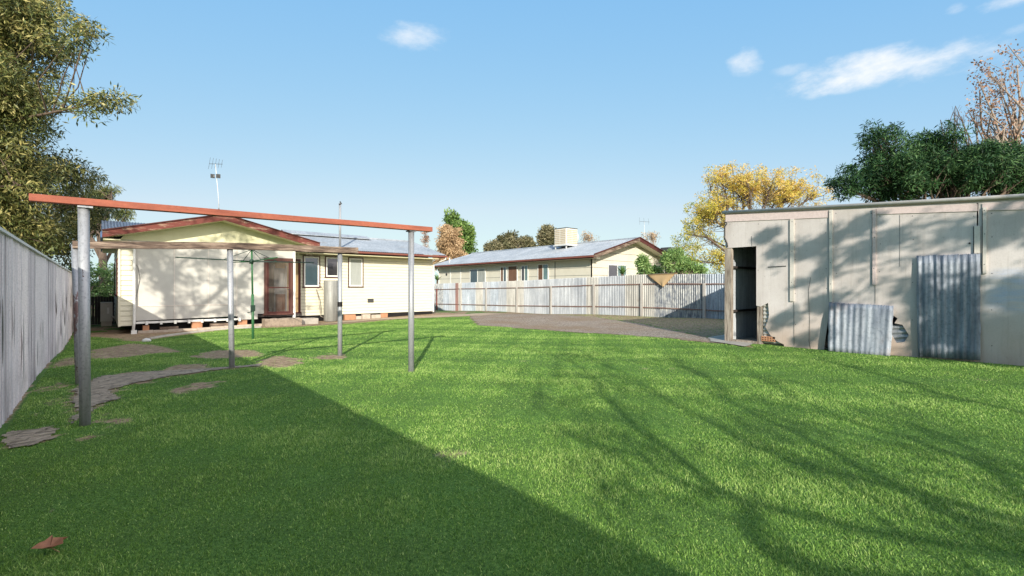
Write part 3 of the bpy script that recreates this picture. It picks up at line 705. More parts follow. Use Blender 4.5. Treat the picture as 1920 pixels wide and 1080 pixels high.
def house():
    T = thing('weatherboard_house', (3.3, 20, -.15), 'cream weatherboard house with white clad gable end and maroon trim behind the lawn', 'house')
    YF, YM = 20.0, 21.0
    xl, xr = onY(250, 500, YF)[0], onY(551, 500, YF)[0]
    dx0, dx1 = onY(495, 500, YF)[0], onY(549, 500, YF)[0]; dz0, dz1 = .31, 2.46
    xa = onY(446, 500, YF)[0]; xb = onY(483, 500, YF)[0]
    # roof geometry numbers
    ex0, ex1, ax = .02, 6.58, 3.3; ez, az = 3.04, 3.86
    slope = (az - ez) / (ax - ex0)
    # clad front wall with door opening
    mb = MB()
    poly_slab(mb, [(xl, .22), (xa, .27), (xa, .13), (xb, .13), (xb, .33), (dx0, .33), (dx0, dz1), (dx1, dz1), (dx1, dz0), (xr, dz0), (xr, 2.86), (xl, 2.86)], [], 'Y', YF, YF + .06)
    mb.build('front_wall', 'clad', T)
    # seams as thin cover strips
    st = MB()
    for px in (327, 391, 444): X = onY(px, 500, YF)[0]; st.box(X - .018, X + .018, YF - .010, YF, .25, 2.85)
    zz = onY(255, 574, YF)[2]; st.box(xl, xa, YF - .013, YF - .0, zz - .018, zz + .018)
    st.build('cover_strip', 'strip', T)
    # gable triangle
    g = MB(); zb = 2.862
    poly_slab(g, [(.46, zb), (xr + .35, zb), (ex1 - .72, az - (ex1 - .72 - ax) * slope - .06), (ax, az - .07), (ex0 + .6, az - (ax - ex0 - .6) * slope - .06)], [], 'Y', YF + .003, YF + .05)
    g.build('gable_wall', 'cream2', T)
    g = MB()
    for z in (3.12, 3.42): 
        hw = (az - .07 - z) / slope; g.box(ax - hw + .05, ax + hw - .05, YF - .006, YF + .002, z - .004, z + .004)
    for X in (1.9, 3.3, 4.7): g.box(X - .012, X + .012, YF - .005, YF + .002, zb + .02, az - .12 - abs(X - ax) * slope)
    g.build('gable_strip', 'cream2', T)
    # weatherboard return at the left and side wall
    c0 = .44
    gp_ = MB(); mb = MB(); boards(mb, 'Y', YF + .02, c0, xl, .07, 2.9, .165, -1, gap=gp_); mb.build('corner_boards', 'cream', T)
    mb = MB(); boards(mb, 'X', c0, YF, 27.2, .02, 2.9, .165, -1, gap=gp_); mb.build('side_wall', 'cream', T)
    MB().box(c0 - .03, c0 + .03, YF - .02, YF + .05, .05, 2.86).build('corner_stop', 'cream', T)
    # side windows
    for (a, b) in ((21.4, 22.8), (24.4, 25.6)):
        W_ = MB().box(c0 - .05, c0, a, b, 1.0, 2.3).build('window', 'maroon', T); MB().box(c0 - .06, c0 - .05, a + .08, b - .08, 1.08, 2.22).build('pane', 'glass', W_)
    # main wing wall
    xw1 = onY(810, 500, YM)[0]
    mb = MB(); gm = MB(); boards(mb, 'Y', YM, xr - .5, xw1, .14, 2.72, .135, -1, gap=gm); mb.build('main_wall', 'cream', T); gm.build('wall_lap_shade', 'lapshade', T); gp_.build('board_lap_shade', 'lapshade', T)
    MB().box(xw1 - .03, xw1 + .02, YM - .03, YM + .03, .13, 2.72).build('corner_stop', 'cream', T)
    mb = MB(); boards(mb, 'X', xw1 + .02, YM, 27, .14, 2.72, .135, 1); mb.build('end_wall', 'cream', T)
    MB().box(c0, xw1, 27, 27.1, 0, 2.8).build('rear_wall', 'cream', T)
    MB().box(c0 + .1, xw1 - .1, YM + .3, 26.8, .2, .3).build('floor', 'darkwood', T)
    # roofs: main
    R = MB(); my0, my1, mz0, mz1 = 20.35, 23.7, 2.93, 3.84; mx0, mx1 = .0, 13.07
    sl = Vector((0, my1 - my0, mz1 - mz0)); corrugated(R, (mx0, my0, mz0), (1, 0, 0), sl, mx1 - mx0, sl.length + .01, (0, -sl.z, sl.y), .09, .012, 6)
    corrugated(R, (mx0, 2 * my1 - my0, mz0), (1, 0, 0), (0, -sl.y, sl.z), mx1 - mx0, sl.length + .01, (0, sl.z, sl.y), .09, .012, 6)
    RF = R.build('roof', 'roof', T, smooth=True)
    rc = MB(); a = onY(528, 434, my1)[0]; b = onY(687, 445, my1)[0]
    rc.add([(a, my1 - .5, 3.80), (b, my1 - .5, 3.80), (b, my1, 3.97), (a, my1, 4.0), (b, my1 + .5, 3.80), (a, my1 + .5, 3.80), (a, my1 - .5, 3.77), (b, my1 - .5, 3.77), (b, my1 + .5, 3.77), (a, my1 + .5, 3.77)],
           [(0, 1, 2, 3), (3, 2, 4, 5), (6, 7, 1, 0), (8, 9, 5, 4), (7, 6, 9, 8)]); rc.build('raised_cap', 'roof', RF)
    rc = MB(); rc.tube([(b, my1, mz1 + .02), (mx1, my1, mz1 + .02)], .05, 8); rc.build('ridge_cap', 'roof', RF)
    # front gable roof
    R = MB(); gy0 = 19.42
    for s, e in ((-1, ex0), (1, ex1)):
        d = Vector((ax - e, 0, az - ez)); nn = Vector((-d.z, 0, d.x)) if d.x > 0 else Vector((d.z, 0, -d.x))
        corrugated(R, (e, gy0, ez + .03), (0, 1, 0), d, 4.35, d.length, nn, .09, .012, 6)
    R.build('gable_roof', 'roof', T, smooth=True)
    MB().tube([(ax, gy0 - .01, az + .035), (ax, 23.7, az + .035)], .07, 8).build('gable_ridge_cap', 'barge', T)
    # barge boards
    for s, e in ((-1, ex0), (1, ex1)):
        b = MB(); dz = .21
        b.add([(e, gy0 - .03, ez + .03), (ax, gy0 - .03, az + .03), (ax, gy0 - .03, az + .03 - dz), (e, gy0 - .03, ez + .03 - dz), (e, gy0, ez + .03), (ax, gy0, az + .03), (ax, gy0, az + .03 - dz), (e, gy0, ez + .03 - dz)],
              [(0, 1, 2, 3), (7, 6, 5, 4), (0, 4, 5, 1), (3, 2, 6, 7), (0, 3, 7, 4)]); b.build('bargeboard', 'barge', T)
        b = MB(); b.bar((e, gy0 - .045, ez + .045), (ax, gy0 - .045, az + .045), .05, .035); b.build('barge_mould', 'maroon', T)
    # soffit under gable overhang
    b = MB(); q = .17
    for e in (ex0, ex1): b.add([(e, gy0, ez - q), (ax, gy0, az - q), (ax, YF + .01, az - q), (e, YF + .01, ez - q)], [(0, 1, 2, 3)])
    b.build('soffit', 'cream2', T)
    MB().box(ex0 + .02, c0 + .02, YF - .55, 27, 2.80, 2.83).build('side_soffit', 'cream2', T)
    MB().box(ex0 - .04, ex0 + .01, gy0, 27.2, 2.86, 3.04).build('side_fascia', 'roofblue', T)
    # strip of blue roof sheets above the left eave
    R = MB(); corrugated(R, (ex0 - .05, 21.2, 3.12), (0, 1, 0), (1, 0, .17), 5.6, 1.5, (-.17, 0, 1), .2, .02, 6); R.build('lean_to_roof', 'roofblue', T)
    # main eave: fascia, gutter, soffit
    MB().box(xr + .4, mx1, my0 - .02, my0 + .02, 2.79, 2.90).build('fascia', 'barge', T)
    MB().box(5.9, mx1 + .03, my0 - .13, my0 - .022, 2.82, 2.895).build('gutter', 'gutter', T)
    MB().box(5.75, xw1 + .02, my0 + .02, YM, 2.725, 2.75).build('eave_soffit', 'cream2', T)
    MB().add([(mx1, my0, mz0 - .02), (mx1, my1, mz1 - .02), (mx1, 27, mz0 - .02), (mx1, 27, mz0 - .14), (mx1, my1, mz1 - .16), (mx1, my0, mz0 - .14)], [(0, 1, 4, 5), (1, 2, 3, 4)]).build('end_barge', 'barge', T)
    MB().add([(xw1 + .01, YM, 2.7), (xw1 + .01, 27, 2.7), (xw1 + .01, my1, 3.75)], [(0, 1, 2)]).build('end_gable', 'cream2', T)
    dp = MB(); dp.tube([(mx1 - .05, my0 - .07, 2.82), (mx1 - .05, my0 - .05, 2.72), (xw1 + .07, YM - .05, 2.5), (xw1 + .07, YM - .02, .1)], .035, 8); dp.build('downpipe', 'white', T)
    # windows
    window(T, 567.5, 599.5, 479.5, 539, YM, glass='glass')
    window(T, 609, 636, 481, 520.5, YM, glass='glassdark')
    W_ = window(T, 652.5, 680.5, 483, 538.5, YM, glass='curtain')
    # wall vent
    a = onY(689, 560, YM); b = onY(700, 567, YM); V_ = MB().box(a[0], b[0], YM - .04, YM, b[2], a[2]); V_.build('wall_vent', 'grille', T)
    # porch: post, back door frame
    MB().box(xr - .04, xr + .05, YF - .03, YF + .06, .12, 2.86).build('porch_post', 'white', T)
    a = onY(554, 500, YM)[0]; b = onY(563, 500, YM)[0]
    f = MB(); f.box(b - .09, b, YM - .06, YM + .02, .3, 2.42); f.box(a - .9, b, YM - .06, YM + .02, 2.42, 2.5); f.box(a - .9, b + .03, YM - .07, YM + .02, .24, .3); DF = f.build('rear_door', 'maroon', T)
    MB().box(a - .8, b - .09, YM - .03, YM - .01, .3, 2.42).build('door_leaf', 'tan', DF)
    # porch interior
    MB().box(xl + 2.2, xr - .9, YM - .02, YM - .01, .3, 2.8).build('inner_wall', 'tan', T)
    MB().box(dx0 - .8, xr, YF + .06, YM - .08, .25, .3).build('porch_floor', 'darkwood', T)
    f = MB(); f.box(dx0 + .62, dx0 + .95, YF + .72, YF + .95, .3, 1.05); f.build('porch_cupboard', 'intbrown', T)
    f = MB(); f.box(dx0 + .55, dx0 + .60, YF + .78, YF + .83, .3, 2.2); f.box(dx0 + .98, dx0 + 1.03, YF + .78, YF + .83, .3, 2.2); f.box(dx0 + .6, dx0 + .98, YF + .85, YF + .87, 1.05, 2.1); f.build('inner_louvre', 'interior', T)
    # screen door
    f = MB(); w = .10; f.box(dx0, dx0 + w, YF - .05, YF + .05, dz0, dz1); f.box(dx1 - w, dx1, YF - .05, YF + .05, dz0, dz1); f.box(dx0 + w, dx1 - w, YF - .05, YF + .05, dz1 - w, dz1); f.box(dx0 - .05, dx1 + .02, YF - .08, YF + .05, dz0 - .05, dz0)
    SD = f.build('screen_door', 'screenred', T)
    f = MB(); i0, i1 = dx0 + w, dx1 - w; s = .055
    f.box(i0, i0 + s, YF - .03, YF, dz0, dz1 - w); f.box(i1 - s, i1, YF - .03, YF, dz0, dz1 - w); f.box(i0 + s, i1 - s, YF - .03, YF, dz0, dz0 + .08); f.box(i0 + s, i1 - s, YF - .03, YF, dz1 - w - .05, dz1 - w); f.box(i0 + s, i1 - s, YF - .03, YF, 1.30, 1.34)
    f.build('screen_frame', 'maroon', SD)
    g = MB(); ww, hh = i1 - i0 - 2 * s, dz1 - w - .05 - dz0 - .08; X0, Z0 = i0 + s, dz0 + .08; p = .062
    k = -hh
    while k < ww:                                # diamond grille wires, both ways
        for d in (1, -1):
            a0 = max(0, k); a1 = min(ww, k + hh)
            if a1 <= a0: continue
            z0_, z1_ = a0 - k, a1 - k
            P0 = (X0 + a0, YF - .016, Z0 + z0_) if d == 1 else (X0 + ww - a0, YF - .016, Z0 + z0_)
            P1 = (X0 + a1, YF - .016, Z0 + z1_) if d == 1 else (X0 + ww - a1, YF - .016, Z0 + z1_)
            g.bar(P0, P1, .006, .009, (0, 1, 0))
        k += p
    g.build('grille_mesh', 'oldwood_z', SD)
    MB().tube([(i1 - .03, YF - .08, 1.25), (i1 - .12, YF - .08, 1.25)], .012, 8).build('handle', 'grille', SD)
    # underfloor: bearers, joist ends, brick piers, dark void
    b = MB(); b.box(xl + .05, xr + .1, YF + .45, YF + .5, -.5, .22); b.build('void_panel', 'gapshade', T)
    b = MB(); b.box(xl + .02, xa, YF - .0, YF + .09, .12, .19); b.build('bearer', 'white', T)
    for i in range(8): X = xl + .35 + i * (xa - xl - .3) / 7; MB().box(X - .035, X + .035, YF - .06, YF - .002, .08, .20).build('joist_end', 'white', T)
    for (x0, x1, m, h) in ((268, 280, 'brick', .05), (360, 380, 'brick', .13), (449, 464, 'brick', .12), (300, 335, 'oldwood_x', -.02), (395, 430, 'oldwood_x', .02)):
        a, b2 = onY(x0, 600, YF)[0], onY(x1, 600, YF)[0]; MB().box(a, b2, YF + .05, YF + .35, -.3, h).build('brick_pier' if m == 'brick' else 'sole_plank', m, T)
    b = MB(); b.box(xb, xr + .3, YF - .02, YF + .05, .2, .29); b.build('door_sill_beam', 'darkwood', T)
    b = MB(); b.box(xr, xw1 - .05, YM + .05, YM + .1, -.4, .14); b.build('void_skirt', 'gapshade', T)
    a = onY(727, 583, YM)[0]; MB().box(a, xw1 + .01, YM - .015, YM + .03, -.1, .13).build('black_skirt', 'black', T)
    r = random.Random(2); X = onY(645, 590, YM)[0]
    while X < a:
        w2 = r.uniform(.2, .5); MB().box(X, min(X + w2, a), YM - .02 - r.uniform(0, .1), YM + .2, -.3, .12 - r.uniform(0, .1)).build('footing_brick', r.choice(['brick', 'palebrick', 'brick']), T); X += w2 + r.uniform(.0, .08)
    # service pipe through roof
    a = onY(637.5, 460, 20.75); t = onY(637.5, 381, 20.75)
    P_ = MB().tube([(a[0], 20.75, 3.0), (t[0], 20.75, t[2])], .048, 12); pp = P_.build('roof_pipe', 'pole', T, smooth=True)
    MB().tube([(a[0] - .06, 20.7, t[2] - .06), (a[0] + .05, 20.72, t[2] - .02), (a[0] - .02, 20.7, t[2] + .06)], .03, 8).build('pipe_head', 'grille', pp)
    # downpipe at left corner with foot
    X = onY(250, 500, YF - .06)[0]
    dp = MB(); dp.tube([(X - .12, YF - .1, 2.84), (X + .02, YF - .09, 2.7), (X + .02, YF - .09, .2), (X - .01, YF - .1, -.16)], .04, 10); dp.build('corner_downpipe', 'white', T, smooth=True)
    MB().box(X - .06, X + .09, YF - .17, YF - .02, -.2, -.08).build('downpipe_shoe', 'white', T)
    wr = MB(); wr.tube([(X - .05, YF - .04, 2.2), (X + .12, YF - .02, 2.0), (X + .17, YF - .02, 1.6), (X + .06, YF - .02, .9), (X + .05, YF - .02, .3)], .006, 5); wr.build('cable', 'wire', T)
    # flood lamps under the eave
    for px in (556, 574, 582):
        p = onY(px, 474, YM - .15); MB().tube([(p[0], p[1] + .1, p[2] + .04), (p[0], p[1], p[2]), (p[0] + .02, p[1] - .08, p[2] - .04)], [.03, .05, .075], 10).build('flood_lamp', 'coolbox', T, smooth=True)
    # dome vent behind the ridge
    p = Vector(onY(443, 402, 22.6)); o = MB(); n = 10
    o.tube([(p.x, p.y, 3.85), (p.x, p.y, p.z - .1), (p.x, p.y, p.z - .04), (p.x, p.y, p.z)], [.16, .2, .17, .06], 16); o.build('dome_vent', 'grille', T, smooth=True)
house()

# things standing by the house
def yard_items():
    # water heater
    c = onY(620.5, 560, 20.55); r = .29; gz0 = G(c[0], 20.55)
    T = thing('water_tank', (c[0], 20.55, gz0), 'tall grey cylindrical water tank standing against the cream wall', 'water tank')
    zt = onY(620, 525.5, 20.3)[2]
    MB().tube([(c[0], 20.55, gz0), (c[0], 20.55, gz0 + .04), (c[0], 20.55, zt - .03), (c[0], 20.55, zt)], [r - .02, r, r, r - .03], 32).build('tank_body', 'tank', T, smooth=True)
    MB().tube([(c[0] - .38, 20.93, zt - .1), (c[0] - .32, 20.8, zt - .3), (c[0] - .5, 20.9, zt - .38), (c[0] - .42, 20.8, zt - .8), (c[0] - .34, 20.8, .1), (c[0] - .2, 20.6, .0)], .014, 8).build('copper_pipe', 'oldwood_z', T, smooth=True)
    # split AC condenser in the side passage
    b = onY(188, 600, 24.); e = onY(207, 600, 24.); z0 = onY(197, 603, 24.)[2]; z1 = onY(197, 567, 24.)[2]
    T = thing('air_conditioner', (b[0] + .2, 24., G(0, 24)), 'beige outdoor air conditioner unit in the dark side passage', 'air conditioner')
    w = max(.36, e[0] - b[0])
    MB().box(b[0], b[0] + w, 24., 24.8, z0, z1).build('casing', 'acunit', T, bevel=.01)
    MB().box(b[0] + .05, b[0] + w - .12, 23.985, 24., z0 + .12, z1 - .12).build('cover_plate', 'acunit', T)
    MB().box(b[0] + w * .55, b[0] + w * .72, 23.97, 23.985, z0 + .3, z1 - .2).build('warning_plate', 'metalwhite', T)
    for yy in (24.1, 24.7): MB().box(b[0] + .02, b[0] + w - .02, yy - .04, yy + .04, G(0, 24) - .02, z0 - .002).build('foot', 'concrete', T)
    MB().tube([(b[0] + w - .03, 23.95, z0 + .2), (b[0] + w + .1, 23.95, z0 + .1), (b[0] + w + .2, 23.98, z0 + .25)], .03, 8).build('pipe', 'acunit', T, smooth=True)
    # dark paling gate across the passage
    T = thing('paling_fence', (-.1, 26.4, -.25), 'dark paling fence closing the side passage behind the air conditioner', 'fence')
    mb = MB(); x = -.66; r_ = random.Random(1); top = onY(190, 556, 26.4)[2]
    while x < .42: mb.box(x, x + .085, 26.4, 26.42, -.3, top + r_.uniform(-.02, .02)); x += .09
    mb.build('palings', 'darkwood', T); MB().box(-.68, .43, 26.37, 26.398, top - .35, top - .27).build('rail', 'darkwood', T)
    # steps
    a = Vector(onG(497, 613)); b = Vector(onG(566, 612)); Ys = a.y; zt = onY(530, 597.5, Ys)[2]
    mb = MB(); n = 14; r_ = random.Random(5)
    X0, X1 = a.x, onY(566, 600, Ys)[0]
    o = MB()
    for i in range(n + 1):
        X = X0 + (X1 - X0) * i / n; j = lambda s: r_.uniform(-s, s)
        o.v += [(X + j(.008), Ys + j(.015), -.2), (X, Ys + .45, -.2), (X, Ys + .45, zt + j(.01)), (X + j(.01), Ys + .03 + j(.015), zt + j(.012)), (X, Ys + j(.012), zt - .04)]
    for i in range(n):
        q = i * 5
        for k in range(5): o.f.append((q + k, q + (k + 1) % 5, q + 5 + (k + 1) % 5, q + 5 + k))
    o.f.append((4, 3, 2, 1, 0)); q = n * 5; o.f.append((q, q + 1, q + 2, q + 3, q + 4))
    tag(o.build('rough_step', 'stone'), 'rough stone block step below the screen door', 'step')
    a = onY(566, 596, 19.7); b = onY(594, 600, 19.7)
    tag(MB().box(X1 + .03, b[0], 19.5, 20.1, -.2, .1).build('concrete_step', 'concrete', None, bevel=.012), 'smooth concrete step to the right of the rough stone step', 'step')
    # row of pale edging bricks along the wall base
    r_ = random.Random(9); px = 259; i = 0; L = onG(259, 625); Rr = onG(486, 611.5); X = L[0]
    first = None; tot = Rr[0] - L[0]
    mesh = None
    while X < Rr[0] - .1:
        t = (X - L[0]) / tot; Yb = L[1] + (Rr[1] - L[1]) * t; w = r_.uniform(.36, .44)
        if first is None:
            ob = bpy.data.objects.new('edging_brick', MB().box(0, .4, -.06, .06, -.05, .085).build('edging_brick', 'palebrick').data); 
            tmp = [q for q in COL.objects if q.data == ob.data][0]; bpy.data.objects.remove(tmp); COL.objects.link(ob); ob.name = 'edging_brick'; first = ob
        else: ob = first.copy(); COL.objects.link(ob)
        ob.location = (X, Yb, G(X, Yb)); ob.rotation_euler = (r_.uniform(-.03, .03), r_.uniform(-.03, .03), math.atan2(Rr[1] - L[1], tot) + r_.uniform(-.04, .04))
        ORD = ['first', 'second', 'third', 'fourth', 'fifth', 'sixth', 'seventh', 'eighth', 'ninth', 'tenth', 'eleventh', 'twelfth', 'thirteenth']; ki = sum(1 for q in COL.objects if q.name.startswith('edging_brick') and q.get('category')); tag(ob, ORD[ki] + ' brick from the downpipe in the pale edging row below the white wall', 'brick', 'edging bricks below the white wall'); X += .405
    # curved mowing edge
    pts = [onG(*p) for p in ((282, 636), (310, 631), (350, 625.5), (400, 619.5), (440, 616.5), (490, 614.5))]
    mb = MB(); mb.tube([(p[0], p[1], p[2] + .005) for p in pts], .055, 8); tag(mb.build('concrete_edging', 'concrete', None, smooth=True), 'thin curved concrete edging between grass and bare soil near the house', 'edging')
    p = onG(274, 641); st = MB(); st.tube([(p[0] - .09, p[1], p[2] + .02), (p[0] - .06, p[1], p[2] + .03), (p[0], p[1] + .01, p[2] + .045), (p[0] + .07, p[1], p[2] + .035), (p[0] + .11, p[1], p[2] + .02)], [.015, .05, .06, .05, .015], 9)
    tag(st.build('white_stone', 'whitestone', None, smooth=True), 'white painted stone lying at the end of the curved edging', 'stone')
    # fallen leaf
    c = Vector(onG(93, 1040)); n = []
    out = [(-.075, -.03), (-.06, .0), (-.045, .02), (-.035, .055), (-.012, .035), (.01, .05), (.055, .055), (.045, .03), (.07, .005), (.04, -.012), (.03, -.035), (-.01, -.035)]
    mb = MB(); rt = Vector((R2[0], R2[1], 0)); fw = Vector((F2[0], F2[1], 0)); C0 = c + Vector((0, 0, .040)); mb.v.append(tuple(C0 + Vector((0, 0, -.008))))
    r_ = random.Random(3)
    for (u, v) in out: mb.v.append(tuple(C0 + rt * u * .95 + fw * v * .9 + Vector((0, 0, .018 + .3 * v + r_.uniform(-.008, .010)))))
    for i in range(len(out)): mb.f.append((0, 1 + i, 1 + (i + 1) % len(out)))
    st_ = len(mb.v); mb.tube([tuple(C0), tuple(C0 + rt * .08 + fw * -.03 + Vector((0, 0, -.01)))], .0015, 5)
    o = mb.build('dead_leaf', 'deadleaf'); s = o.modifiers.new('sub', 'SUBSURF'); s.levels = s.render_levels = 1; s.subdivision_type = 'SIMPLE'
    s = o.modifiers.new('solid', 'SOLIDIFY'); s.thickness = .001
    tag(o, 'single curled brown leaf lying on the shaded lawn near the camera', 'leaf')
yard_items()

# ------------------------------------------------------------------ TV antennas
def antenna(name, base, top, label, scale=1.0, lean=0.0, simple=False):
    T = thing(name, base, label, 'antenna')
    b = Vector(base); t = Vector(top); MB().tube([tuple(b), tuple(b.lerp(t, .3))], .028 * scale, 8).build('mast_foot', 'grille', T, smooth=True)
    MB().tube([tuple(b.lerp(t, .28)), tuple(b.lerp(t, .5) + Vector((.015, 0, 0))), tuple(t)], .017 * scale, 8).build('mast', 'metalwhite', T, smooth=True)
    h = Vector((R2[0], R2[1], 0)); f = Vector((F2[0], F2[1], 0))
    bm = MB(); a = t + (-h * .38 + f * .1 + Vector((0, 0, .05))) * scale; c = t + (h * .42 - f * .1 + Vector((0, 0, -.02))) * scale; bm.tube([tuple(a), tuple(c)], .012 * scale, 6)
    bm.build('boom', 'grille', T)
    e = MB()
    for k in range(5 if not simple else 3):
        q = a.lerp(c, k / (4.2 if not simple else 2.2)); L = (.36 - .03 * k) * scale
        d = Vector((0, 0, 1)) + f * .25
        e.tube([tuple(q - d * L * .8), tuple(q + d * L)], .007 * scale, 5)
    e.build('element', 'grille', T)
    if not simple:
        m = MB()
        for s in (-.12, .12): q = t + h * s + Vector((0, 0, -.5)); m.box(q.x - .075, q.x + .075, q.y - .03, q.y + .03, q.z - .08, q.z + .08)
        m.build('dipole_box', 'grille', T)
        MB().tube([tuple(t + Vector((0, 0, -.5)) - h * .16), tuple(t + Vector((0, 0, -.5)) + h * .16)], .01, 6).build('bracket', 'metalwhite', T)
bs = onY(413, 410, 23.6)
antenna('tv_antenna', (bs[0], bs[1], 3.88), tuple(onY(404, 308, 23.6)), 'tall tv antenna on the ridge of the cream weatherboard house', .82)

# ------------------------------------------------------------------ shed
SX = 10.7
def shed():
    T = thing('fibro_shed', (SX, 2.5, .1), 'long pale fibro shed with open doorway and patched broken wall at right', 'shed')
    P = lambda x, y: onX(x, y, SX)[1:]
    y0 = P(1360, 400)[0]; tz = lambda y: 2.985 + (y - y0) * ((2.985 - onX(1920, 371, SX)[2]) / (y0 - onX(1920, 371, SX)[1]))
    yend = -4.5
    dl = P(1372, 464); dr = P(1418, 462); db = P(1372, 640)
    dtop = (dl[1] + dr[1]) / 2
    # outline in (y, z): y decreases to the right in the picture
    notch = [P(*q) for q in ((1418, 573), (1426, 575), (1440, 568), (1442, 590), (1440, 600), (1435, 613), (1444, 628), (1452, 636), (1459, 641), (1470, 646))]
    outer = [(y0, tz(y0)), (y0, dtop), (dl[0], dtop), (dr[0], dtop)] + notch + [(notch[-1][0], -.15), (yend, -.15), (yend, tz(yend))]
    hole = [P(*q) for q in ((1674, 591), (1683, 597), (1677, 606), (1692, 609), (1704, 628), (1696, 641), (1681, 643), (1672, 628))]
    slit = [P(*q) for q in ((1831, 381), (1834.5, 381), (1834, 423), (1831.5, 423))]
    gap = [P(*q) for q in ((1555, 585), (1556, 640), (1553, 659), (1545, 657), (1549, 625))]
    mb = MB(); poly_slab(mb, outer, [hole, slit, gap], 'X', SX, SX + .012); mb.build('wall', 'shed', T)
    # pink fascia strip and grey roof edge
    def strip(x0, ya, yb, x1, yc, yd, m, name, th=.015, off=0.0):
        a, b, c, d = P(x0, ya), P(x0, yb), P(x1, yc), P(x1, yd); X = SX - off
        return MB().add([(X, *a), (X, *b), (X, *d), (X, *c), (X - th, *a), (X - th, *b), (X - th, *d), (X - th, *c)],
                        [(4, 5, 6, 7), (0, 3, 2, 1), (0, 4, 7, 3), (1, 2, 6, 5), (0, 1, 5, 4), (3, 7, 6, 2)]).build(name, m, T)
    strip(1361, 403, 416, 1552, 395, 408, 'pink', 'fascia'); strip(1644, 391, 402, 1833, 383, 396, 'pink', 'fascia'); strip(1842, 382, 395, 1990, 376, 391, 'pink', 'fascia')
    r = MB(); r.tube([(SX - .03, y0 + .05, tz(y0) + .02), (SX - .03, (y0 + yend) / 2, tz((y0 + yend) / 2) + .025), (SX - .03, yend, tz(yend) + .02)], .035, 10); r.build('roof_edge', 'fpost', T, smooth=True)
    # cover strips (x0,x1,y top, y bottom)
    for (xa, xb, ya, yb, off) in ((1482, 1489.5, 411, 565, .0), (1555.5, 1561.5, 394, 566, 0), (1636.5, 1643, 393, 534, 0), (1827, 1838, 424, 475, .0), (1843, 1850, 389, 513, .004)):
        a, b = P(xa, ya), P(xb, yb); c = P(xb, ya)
        MB().box(SX - .03, SX - .002, b[0], a[0], b[1], (a[1] + c[1]) / 2).build('cover_strip', 'pink' if xa == 1636.5 else 'strip', T); MB().box(SX - .004, SX - .0005, a[0], a[0] + .012, b[1], (a[1] + c[1]) / 2).build('crack_shade_line', 'gapshade', T)  # dark box paints the batten's shade line along its left edge
    # open joints and cracks as recessed dark lines (thin slots laid proud of the wall)
    ck = MB()
    for pts in (((1488.5, 566), (1489, 648)), ((1641, 535), (1641, 569)), ((1520, 520), (1516, 545), (1518, 600), (1517, 640), (1520, 655)), ((1687, 403), (1687, 500)), ((1409, 443), (1410, 461)), ((1361, 416), (1400, 414), (1480, 411))):
        q = [(SX - .003, *P(*p)) for p in pts]
        for a, b in zip(q[:-1], q[1:]): ck.bar(a, b, .004, .007 if pts[0][0] != 1687 else .002, (1, 0, 0))
    ck.build('crack_shade_line', 'grille', T)
    MB().bar((SX - .003, *P(1440, 501)), (SX - .003, *P(1474, 499)), .003, .02, (0, 0, 1)).build('paint_smudge', 'grille', T)
    r_ = random.Random(12)
    for (xa, ya, yb) in ((1369, 420, 455), (1422, 420, 560), (1486, 416, 560), (1492, 420, 640), (1549, 402, 560), (1558, 398, 560), (1568, 400, 560), (1634, 400, 560), (1640, 398, 530), (1650, 405, 560), (1826, 405, 640), (1847, 395, 505), (1860, 400, 660), (1710, 600, 660), (1712, 405, 580)):
        y_ = ya
        while y_ < yb:
            p = P(xa + r_.uniform(-1, 1), y_); MB().box(SX - (.033 if xa in (1486, 1558, 1640, 1847) else .003), SX + .001, p[0] - .006, p[0] + .006, p[1] - .006, p[1] + .006).build('nail_head', 'grille', T); y_ += r_.uniform(34, 70)
    MB().tube([(SX - .01, *P(1818, 456)), (SX + .01, *P(1818, 456))], .014, 8).build('bolt_head', 'black', T)
    # corner post and door jamb of weathered timber
    z0 = P(1360, 640)[1] - .1
    MB().box(SX - .035, SX + .08, P(1372, 600)[0], P(1360, 600)[0], z0, P(1366, 466)[1]).build('corner_post', 'oldwood_z', T)
    MB().box(SX + .015, SX + .10, P(1428, 600)[0], P(1419, 600)[0], z0, P(1422, 573)[1]).build('door_jamb', 'oldwood_z', T)
    MB().box(SX - .02, SX + .12, P(1419, 600)[0], P(1372, 600)[0], z0 - .1, P(1390, 638)[1]).build('door_sill', 'oldwood_z', T)
    # bent pipe bracket on the corner
    MB().tube([(SX - .03, y0 - .02, 2.78), (SX - .05, y0 - .06, 2.74), (SX - .03, y0 + .0, 2.68), (SX - .03, y0 + .01, 2.45), (SX - .02, y0 - .05, 2.3), (SX - .02, y0 - .06, 2.22)], .014, 8).build('bent_conduit', 'grille', T, smooth=True)
    # end wall of corrugated iron with girts inside, back, roof, floor
    mb = MB(); corrugated(mb, (SX + .06, y0 - .02, -.1), (1, 0, 0), (0, 0, 1), 5.7, 3.0, (0, -1, 0), .076, .010, 8); mb.build('end_wall', 'galv_a', T, smooth=True)
    for z in (.75, 1.75): MB().box(SX + .02, SX + 5.7, y0 - .09, y0 - .045, z, z + .05).build('girt', 'galv_dark' if False else 'darkwood', T)
    mb = MB(); corrugated(mb, (SX + 5.8, yend, -.1), (0, 1, 0), (0, 0, 1), y0 - yend, 2.9, (-1, 0, 0), .076, .010, 6); mb.build('rear_wall', 'galv_dark', T, smooth=True)
    mb = MB(); corrugated(mb, (SX + .02, yend, -.1), (1, 0, 0), (0, 0, 1), 5.8, 2.6, (0, 1, 0), .076, .010, 6); mb.build('far_end_wall', 'galv_dark', T, smooth=True)
